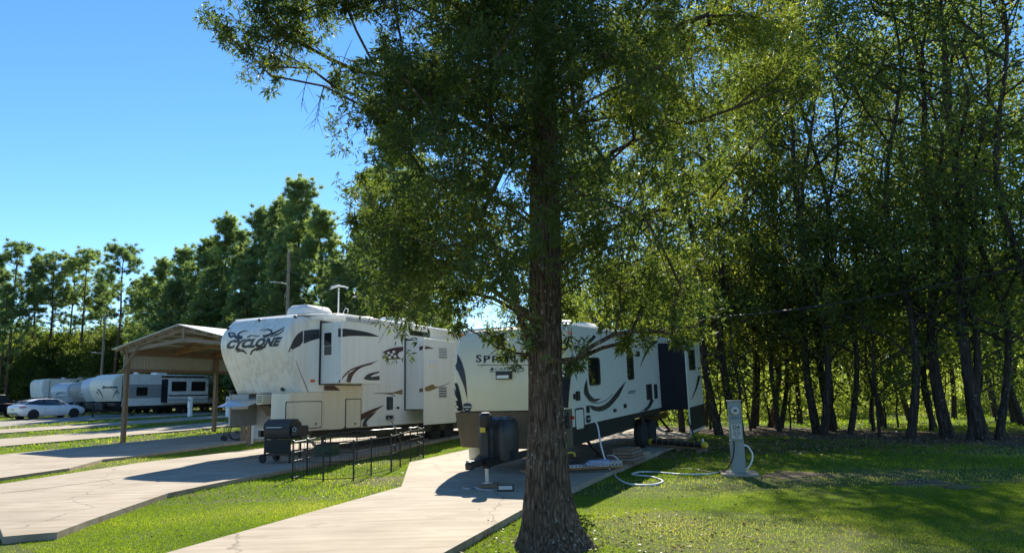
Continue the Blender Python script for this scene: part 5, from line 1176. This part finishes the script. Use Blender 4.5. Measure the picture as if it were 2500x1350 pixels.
# ================================================================== far trailers
def far_trailer(name, label, px, Y, heading, Ht, L, capm, sidem, lowm, bandm, slide_=None, wins=(), fifth=False, group=None, emblem='slate', zlow=0.75, chev=True):
    p = P(px, 980, Y); g = H(p.x, Y); fr = Frame((p.x, Y, g), heading); t = thing(name, label, 'trailer', fr.loc, fr.rot, group); w_ = 2.44
    zb_ = zlow; zt_ = Ht
    if fifth: zb_ = 1.75
    def cap_(z0, z1, fwd, n=10):
        rows = []
        for k in range(n+1):
            u = k/n; z = z0+(z1-z0)*u; x = -0.12-fwd*math.sin(math.pi*(0.22+0.70*(1-u if not fifth else 0.5+0.5*(0.5-u))))
            if u > 0.85: x += (u-0.85)/0.15*0.32
            r = 0.2; rw = [(0.0, 0.0, z)]
            for j in range(4): a = R(30*j); rw.append((min(0, x+r*(1-math.sin(a))), r*(1-math.cos(a)), z))
            for j in range(4): a = R(90-30*j); rw.append((min(0, x+r*(1-math.sin(a))), w_-r*(1-math.cos(a)), z))
            rw.append((0.0, w_, z)); rows.append(rw)
        m = MB().grid(rows)
        for rw in (rows[0], rows[-1]): o = len(m.v); m.v += rw; m.f.append(tuple(range(o, o+len(rw))))
        return m
    zc_ = zb_ if not fifth else 1.75
    c_ = cap_(zc_+(0.38 if not fifth else 0), zt_, 0.75).build('front_cap', capm, t, smooth='auto')
    if not fifth: cap_(0.5, zc_+0.38, 0.45, 4).build('lower_cap', lowm, t, smooth='auto')
    b = MB().prism([(0.002, zb_), (L, zb_ if not fifth else 0.75), (L, zt_), (0.002, zt_)] if not fifth else [(0.002, 1.75), (1.6, 1.75), (1.6, 0.75), (L, 0.75), (L, zt_), (0.002, zt_-0.02)], 0.001, w_-0.001).build('body', sidem, t)
    MB().box(0.1, L-0.02, 0.04, w_-0.04, zt_+0.001, zt_+0.06).build('roof', 'roofw', t, bev=0.02)
    MB().box(0.02 if not fifth else 1.7, L-0.02, -0.012, w_+0.012, 0.5, zb_-0.002 if not fifth else 0.748).build('skirt', lowm, t)
    MB().box(-0.015, 0.03, -0.02, -0.002, 0.9, zt_-0.1).box(-0.015, 0.03, w_+0.002, w_+0.02, 0.9, zt_-0.1).build('corner_trim', 'black', t)
    if bandm: MB().box(0.01, L-0.01, -0.014, -0.002, zt_-1.75, zt_-0.72).build('side_band', bandm, t)
    for x, z0, z1, l in wins: q = MB().prism(rrect(x, x+l, z0, z1, 0.08), -0.035, -0.015).build('window_frame', 'black', t); MB().prism(rrect(x+0.05, x+l-0.05, z0+0.05, z1-0.05, 0.05), -0.04, -0.036).build('pane', 'glass', q)
    if slide_:
        x0, x1, z0, z1, pr_ = slide_
        s = MB().box(x0, x1, -pr_, -0.016, z0, z1).build('slide_out', 'navy', t); MB().box(x0-0.03, x1+0.03, -pr_-0.02, -pr_-0.001, z0-0.05, z1+0.05).build('outer_face', sidem, s)
        MB().box(x0, x1, -pr_-0.032, -pr_-0.021, z0+0.05, z0+0.28).build('lower_stripe', 'ltgrey', s); MB().box(x0, x1, -pr_-0.034, -pr_-0.0215, z0+0.46, z0+0.56).build('dark_stripe', 'slate', s)
        for k in (0.07, 0.56): q = MB().prism(rrect(x0+(x1-x0)*k, x0+(x1-x0)*(k+0.36), z1-0.95, z1-0.18, 0.07), -pr_-0.045, -pr_-0.021).build('window_frame', 'black', s)
        MB().box(x0-0.1, x1+0.25, -0.16, -0.02, zt_-0.16, zt_-0.04).build('awning_roll', 'black', t, bev=0.04)
    ac(L*0.45, 1.2, zt_+0.05, t, m='roofw'); MB().lathe([(0.2, 0), (0.2, 0.12), (0.12, 0.16)], (L*0.2, 0.9, zt_+0.06)).build('roof_vent', 'roofw', t, smooth='auto')
    if not fifth:
        MB().beam((0.2, 0.5, 0.46), (-1.3, 1.2, 0.46), 0.07, 0.1).beam((0.2, w_-0.5, 0.46), (-1.3, 1.24, 0.46), 0.07, 0.1).box(-1.35, -1.27, 1.17, 1.27, 0.0, 0.95).build('hitch_frame', 'blackm', t)
        MB().prism(rrect(-0.95, -0.40, 0.85, 1.6, 0.15), 0.52, 1.05, 'xy').build('propane_cover', 'black', t, bev=0.03)
    for x in (L*0.58, L*0.58+0.85): wheel(t, x, 0.14, 0.36, 0.36, 0.2); wheel(t, x, w_-0.14, 0.36, 0.36, 0.2, face=1)
    for x in (0.9, L-0.9): MB().beam((x, 0.3, 0.5), (x+0.35, 0.3, 0.02), 0.05).beam((x+0.7, 0.3, 0.5), (x+0.35, 0.3, 0.02), 0.05).build('stabiliser_jack', 'blackm', t)
    return t, fr, bvh_of([c_, b], fr)
t5, f5, bv5 = far_trailer('travel_trailer', 'white and taupe trailer with two large dark windows, seen through the carport', 296, 54, 22, 3.08, 9.6, 'sprinter_side', 'roofw', 'black', 'grey', (3.55, 7.6, 0.95, 2.75, 0.75), ((1.25, 1.5, 2.15, 1.0),))
MT['navyl'] = plain('navy_lettering', (0.02, 0.035, 0.07), 0.4, 0.1)
letter('lettering', 'Sportsmen', [(248, 949.5), (287, 949), (288, 941.5), (251, 941)], bv5, f5, t5, 'navyl', 0.06, 0.2, 0.015)
decal('decal', [ribbon([(239, 950), (246, 958), (252, 972)], 3.5, 0.6), ribbon([(288, 952), (281, 959), (275, 972)], 3.5, 0.6), ribbon([(236, 956), (242, 962)], 3, 0.8), ribbon([(291, 957), (284, 962)], 3, 0.8)], bv5, f5, t5, 'slate', 0.012, 5)
MT['paleb'] = plain('pale_blue_white_panel', (0.50, 0.55, 0.62), 0.35, 0.06)
t1_, f1_, v1_ = far_trailer('travel_trailer', 'blue-white trailer front peeking out just left of the trailer behind the carport', 266, 61, 22, 3.1, 8.5, 'paleb', 'roofw', 'black', None)
decal('decal', [ribbon([(222, 945), (230, 940), (240, 935)], 2.5, 1), ribbon([(220, 940), (228, 952), (236, 962)], 2.5, 0.8)], v1_, f1_, t1_, 'slate', 0.012, 5)
t2_, f2_, v2_ = far_trailer('travel_trailer', 'grey trailer with a darker front cap between two white ones in the far row', 232, 67, 22, 2.98, 8.5, 'grey', 'ltgrey', 'slate', None)
decal('decal', [[(186, 955), (226, 953), (222, 966), (184, 967)]], v2_, f2_, t2_, 'grey', 0.012, 5); decal('decal', [ribbon([(197, 957), (216, 956), (214, 965), (196, 966), (197, 957)], 1.2)], v2_, f2_, t2_, 'white', 0.02, 5)
t3_, f3_, v3_ = far_trailer('travel_trailer', 'white trailer with a blue swoosh emblem low on its front cap', 180, 74, 22, 3.08, 8.5, 'paleb', 'roofw', 'slate', None)
decal('decal', [ribbon([(138, 962), (148, 958), (160, 960)], 4, 1.5), ribbon([(136, 967), (150, 970), (170, 965)], 2, 0.5)], v3_, f3_, t3_, 'blue', 0.012, 5)
t4_, f4_, v4_ = far_trailer('fifth_wheel_trailer', 'far white fifth wheel trailer with a rounded nose, leftmost of the far row', 118, 80, 30, 3.72, 9.5, 'roofw', 'roofw', 'slate', None, None, ((0.7, 2.3, 3.1, 0.35),), True)

# ================================================================== cars
def loft(name, rows, m, parent, **k): return MB().grid(rows).build(name, m, parent, **k)
def car(label, loc, heading, paint, name='sedan', cat='car', plate=True):
    fr = Frame(loc, heading); t = thing(name, label, cat, fr.loc, fr.rot)     # local x: +forward of travel, y: + left
    hw_ = 0.92
    st = [(-1.03, 0.55, 0.86, 0.72), (-0.98, 0.42, 0.98, 0.84), (-0.75, 0.26, 1.06, 0.90), (-0.3, 0.22, 1.07, 0.92), (0.4, 0.20, 1.02, 0.925), (1.6, 0.20, 0.98, 0.925), (2.5, 0.20, 0.96, 0.92), (3.1, 0.22, 0.90, 0.90), (3.55, 0.28, 0.78, 0.82), (3.75, 0.38, 0.64, 0.66)]
    rows = []
    for x, zb_, zt_, w in st: rows.append([(x, -w*0.80, zb_), (x, -w*0.97, zb_+0.10), (x, -w, (zb_+zt_)/2), (x, -w*0.97, zt_-0.10), (x, -w*0.86, zt_), (x, 0, zt_+0.03), (x, w*0.86, zt_), (x, w*0.97, zt_-0.10), (x, w, (zb_+zt_)/2), (x, w*0.97, zb_+0.10), (x, w*0.80, zb_), (x, -w*0.80, zb_)])
    m = MB().grid(rows)
    for k in (0, -1): o = len(m.v); m.v += [tuple(v) for v in rows[k][:-1]]; m.f.append(tuple(range(o, o+11)))
    m.build('body', paint, t, smooth=True)
    g_ = [(-0.72, 1.03, 0.70, 0.62, 1.04), (-0.2, 1.02, 0.80, 0.66, 1.28), (0.35, 1.0, 0.82, 0.62, 1.43), (1.1, 0.97, 0.83, 0.62, 1.455), (1.7, 0.96, 0.83, 0.62, 1.38), (2.35, 0.94, 0.80, 0.60, 1.06), (2.6, 0.93, 0.74, 0.6, 0.96)]
    gm = MB().grid([[(x, -w0, z0), (x, -w1, z1), (x, 0, z1+0.02), (x, w1, z1), (x, w0, z0)] for x, z0, w0, w1, z1 in g_]).build('glasshouse', 'glass', t, smooth=True)
    MB().grid([[(x, -w1-0.03, z1-0.03), (x, -w1, z1+0.012), (x, 0, z1+0.035), (x, w1, z1+0.012), (x, w1+0.03, z1-0.03)] for x, z0, w0, w1, z1 in g_[1:5]]).build('roof', paint, t, smooth=True)
    for s in (-1, 1):
        for k, nm in ((0, 'rear_pillar'), (2, 'door_pillar'), (4, 'front_pillar')):
            pts = [(g_[k][0], s*(g_[k][2]+0.012), g_[k][1]), (g_[k+1][0], s*(g_[k+1][3]+0.02), g_[k+1][4]+0.01)] if k == 0 else ([(0.75, s*0.835, 0.98), (0.72, s*0.64, 1.44)] if k == 2 else [(2.5, s*0.775, 0.94), (1.7, s*0.635, 1.395)])
            MB().tube(pts, 0.035 if k != 2 else 0.02, 6).build(nm, paint if k != 2 else 'black', t)
        for x in (-0.05, 2.8):
            mb = MB().lathe([(0.385, 0.0), (0.385, 0.012)], (x, s*0.915-(0.012 if s < 0 else 0), 0.34), 'y', 24); mb.build('wheel_arch', 'black', t)
            wheel(t, x, s*0.86, 0.325, 0.325, 0.21, 'rim', s, 10)
        MB().box(2.12, 2.3, min(s*0.9, s*1.04), max(s*0.9, s*1.04), 0.96, 1.08).build('mirror', paint, t, bev=0.03)
        MB().prism([(-1.035, 0.83), (-1.02, 0.90), (-0.62, 0.92), (-0.50, 0.88), (-0.8, 0.82)], s*0.90-0.04, s*0.90+0.035).build('tail_light', 'red', t, bev=0.01)
        MB().prism([(3.45, 0.62), (3.30, 0.74), (3.62, 0.70), (3.72, 0.62)], s*0.72-0.05, s*0.72+0.06).build('headlight', 'ltgrey', t, bev=0.01)
        for x in (0.72, 1.75): MB().box(x, x+0.012, s*0.9235-0.004, s*0.9235+0.004, 0.3, 0.92).build('door_gap', 'grey', t)
    MB().box(-1.06, -1.02, -0.65, 0.65, 0.40, 0.47).build('bumper_strip', 'black', t)
    if plate: MB().box(-1.062, -1.04, -0.16, 0.16, 0.66, 0.78).build('number_plate', 'ltgrey', t)
    return t
wr = P(86, 1020, 54.0); gz = H(wr.x, 54)
def carat(px, Y, h, label, paint, name='sedan'):
    p = P(px, 1000, Y); c = p+Vector((-math.cos(R(h))*0.9, math.sin(R(h))*0.9, 0)); c.z = H(c.x, c.y)+0.01
    # Frame x axis points along the heading, so the car's nose is at +x
    return car(label, c, h, paint, name)
carat(84, 52.5, 30, 'white sedan with red tail lights parked on the gravel at far left', 'whitecar')
carat(72, 63, 24, 'silver car mostly hidden behind the white sedan', 'burg')
# pickup truck
p = P(62, 1000, 62); fr = Frame((p.x, p.y, H(p.x, p.y)+0.02), 205)
tk = thing('pickup_truck', 'black pickup truck cut by the left edge of the photo', 'pickup truck', fr.loc, fr.rot)
def side_(poly, y0, y1, nm, m, **k): return MB().prism(poly, y0, y1).build(nm, m, tk, **k)
side_([(0, 0.55), (0, 0.95), (0.1, 1.08), (1.5, 1.12), (1.5, 0.45), (0.2, 0.45)], -0.98, 0.98, 'hood', 'navy', bev=0.06)
side_([(1.5, 0.45), (1.5, 1.12), (3.6, 1.16), (3.6, 0.45)], -0.98, 0.98, 'cab', 'navy', bev=0.04)
side_([(1.55, 1.15), (2.15, 1.78), (3.3, 1.80), (3.55, 1.18)], -0.80, 0.80, 'glasshouse', 'glass', bev=0.04)
side_([(2.1, 1.76), (2.2, 1.84), (3.3, 1.85), (3.36, 1.78)], -0.82, 0.82, 'roof', 'navy', bev=0.03)
MB().box(3.62, 5.5, -0.98, -0.90, 0.5, 1.18).box(3.62, 5.5, 0.90, 0.98, 0.5, 1.18).box(5.42, 5.5, -0.9, 0.9, 0.5, 1.18).box(3.62, 3.7, -0.9, 0.9, 0.5, 1.18).box(3.7, 5.42, -0.9, 0.9, 0.5, 0.62).build('bed', 'navy', tk)
MB().box(-0.12, 0.0, -0.95, 0.95, 0.42, 0.62).build('bumper', 'steel', tk, bev=0.03)
for s in (-1, 1):
    for x in (0.85, 4.5): wheel(tk, x, s*0.88, 0.4, 0.4, 0.26, 'rim', s, 6)
    MB().box(-0.02, 0.1, min(s*0.6, s*0.93), max(s*0.6, s*0.93), 0.78, 0.98).build('headlight', 'ltgrey', tk, bev=0.02); MB().box(1.62, 1.8, min(s*0.98, s*1.15), max(s*0.98, s*1.15), 1.12, 1.35).build('mirror', 'navy', tk, bev=0.03)
# ------------------------------------------------------------------ tidy: unused prototypes
for o in list(C.objects):
    if o.type == 'MESH' and o.parent is None and 'label' not in o and 'kind' not in o: bpy.data.objects.remove(o)
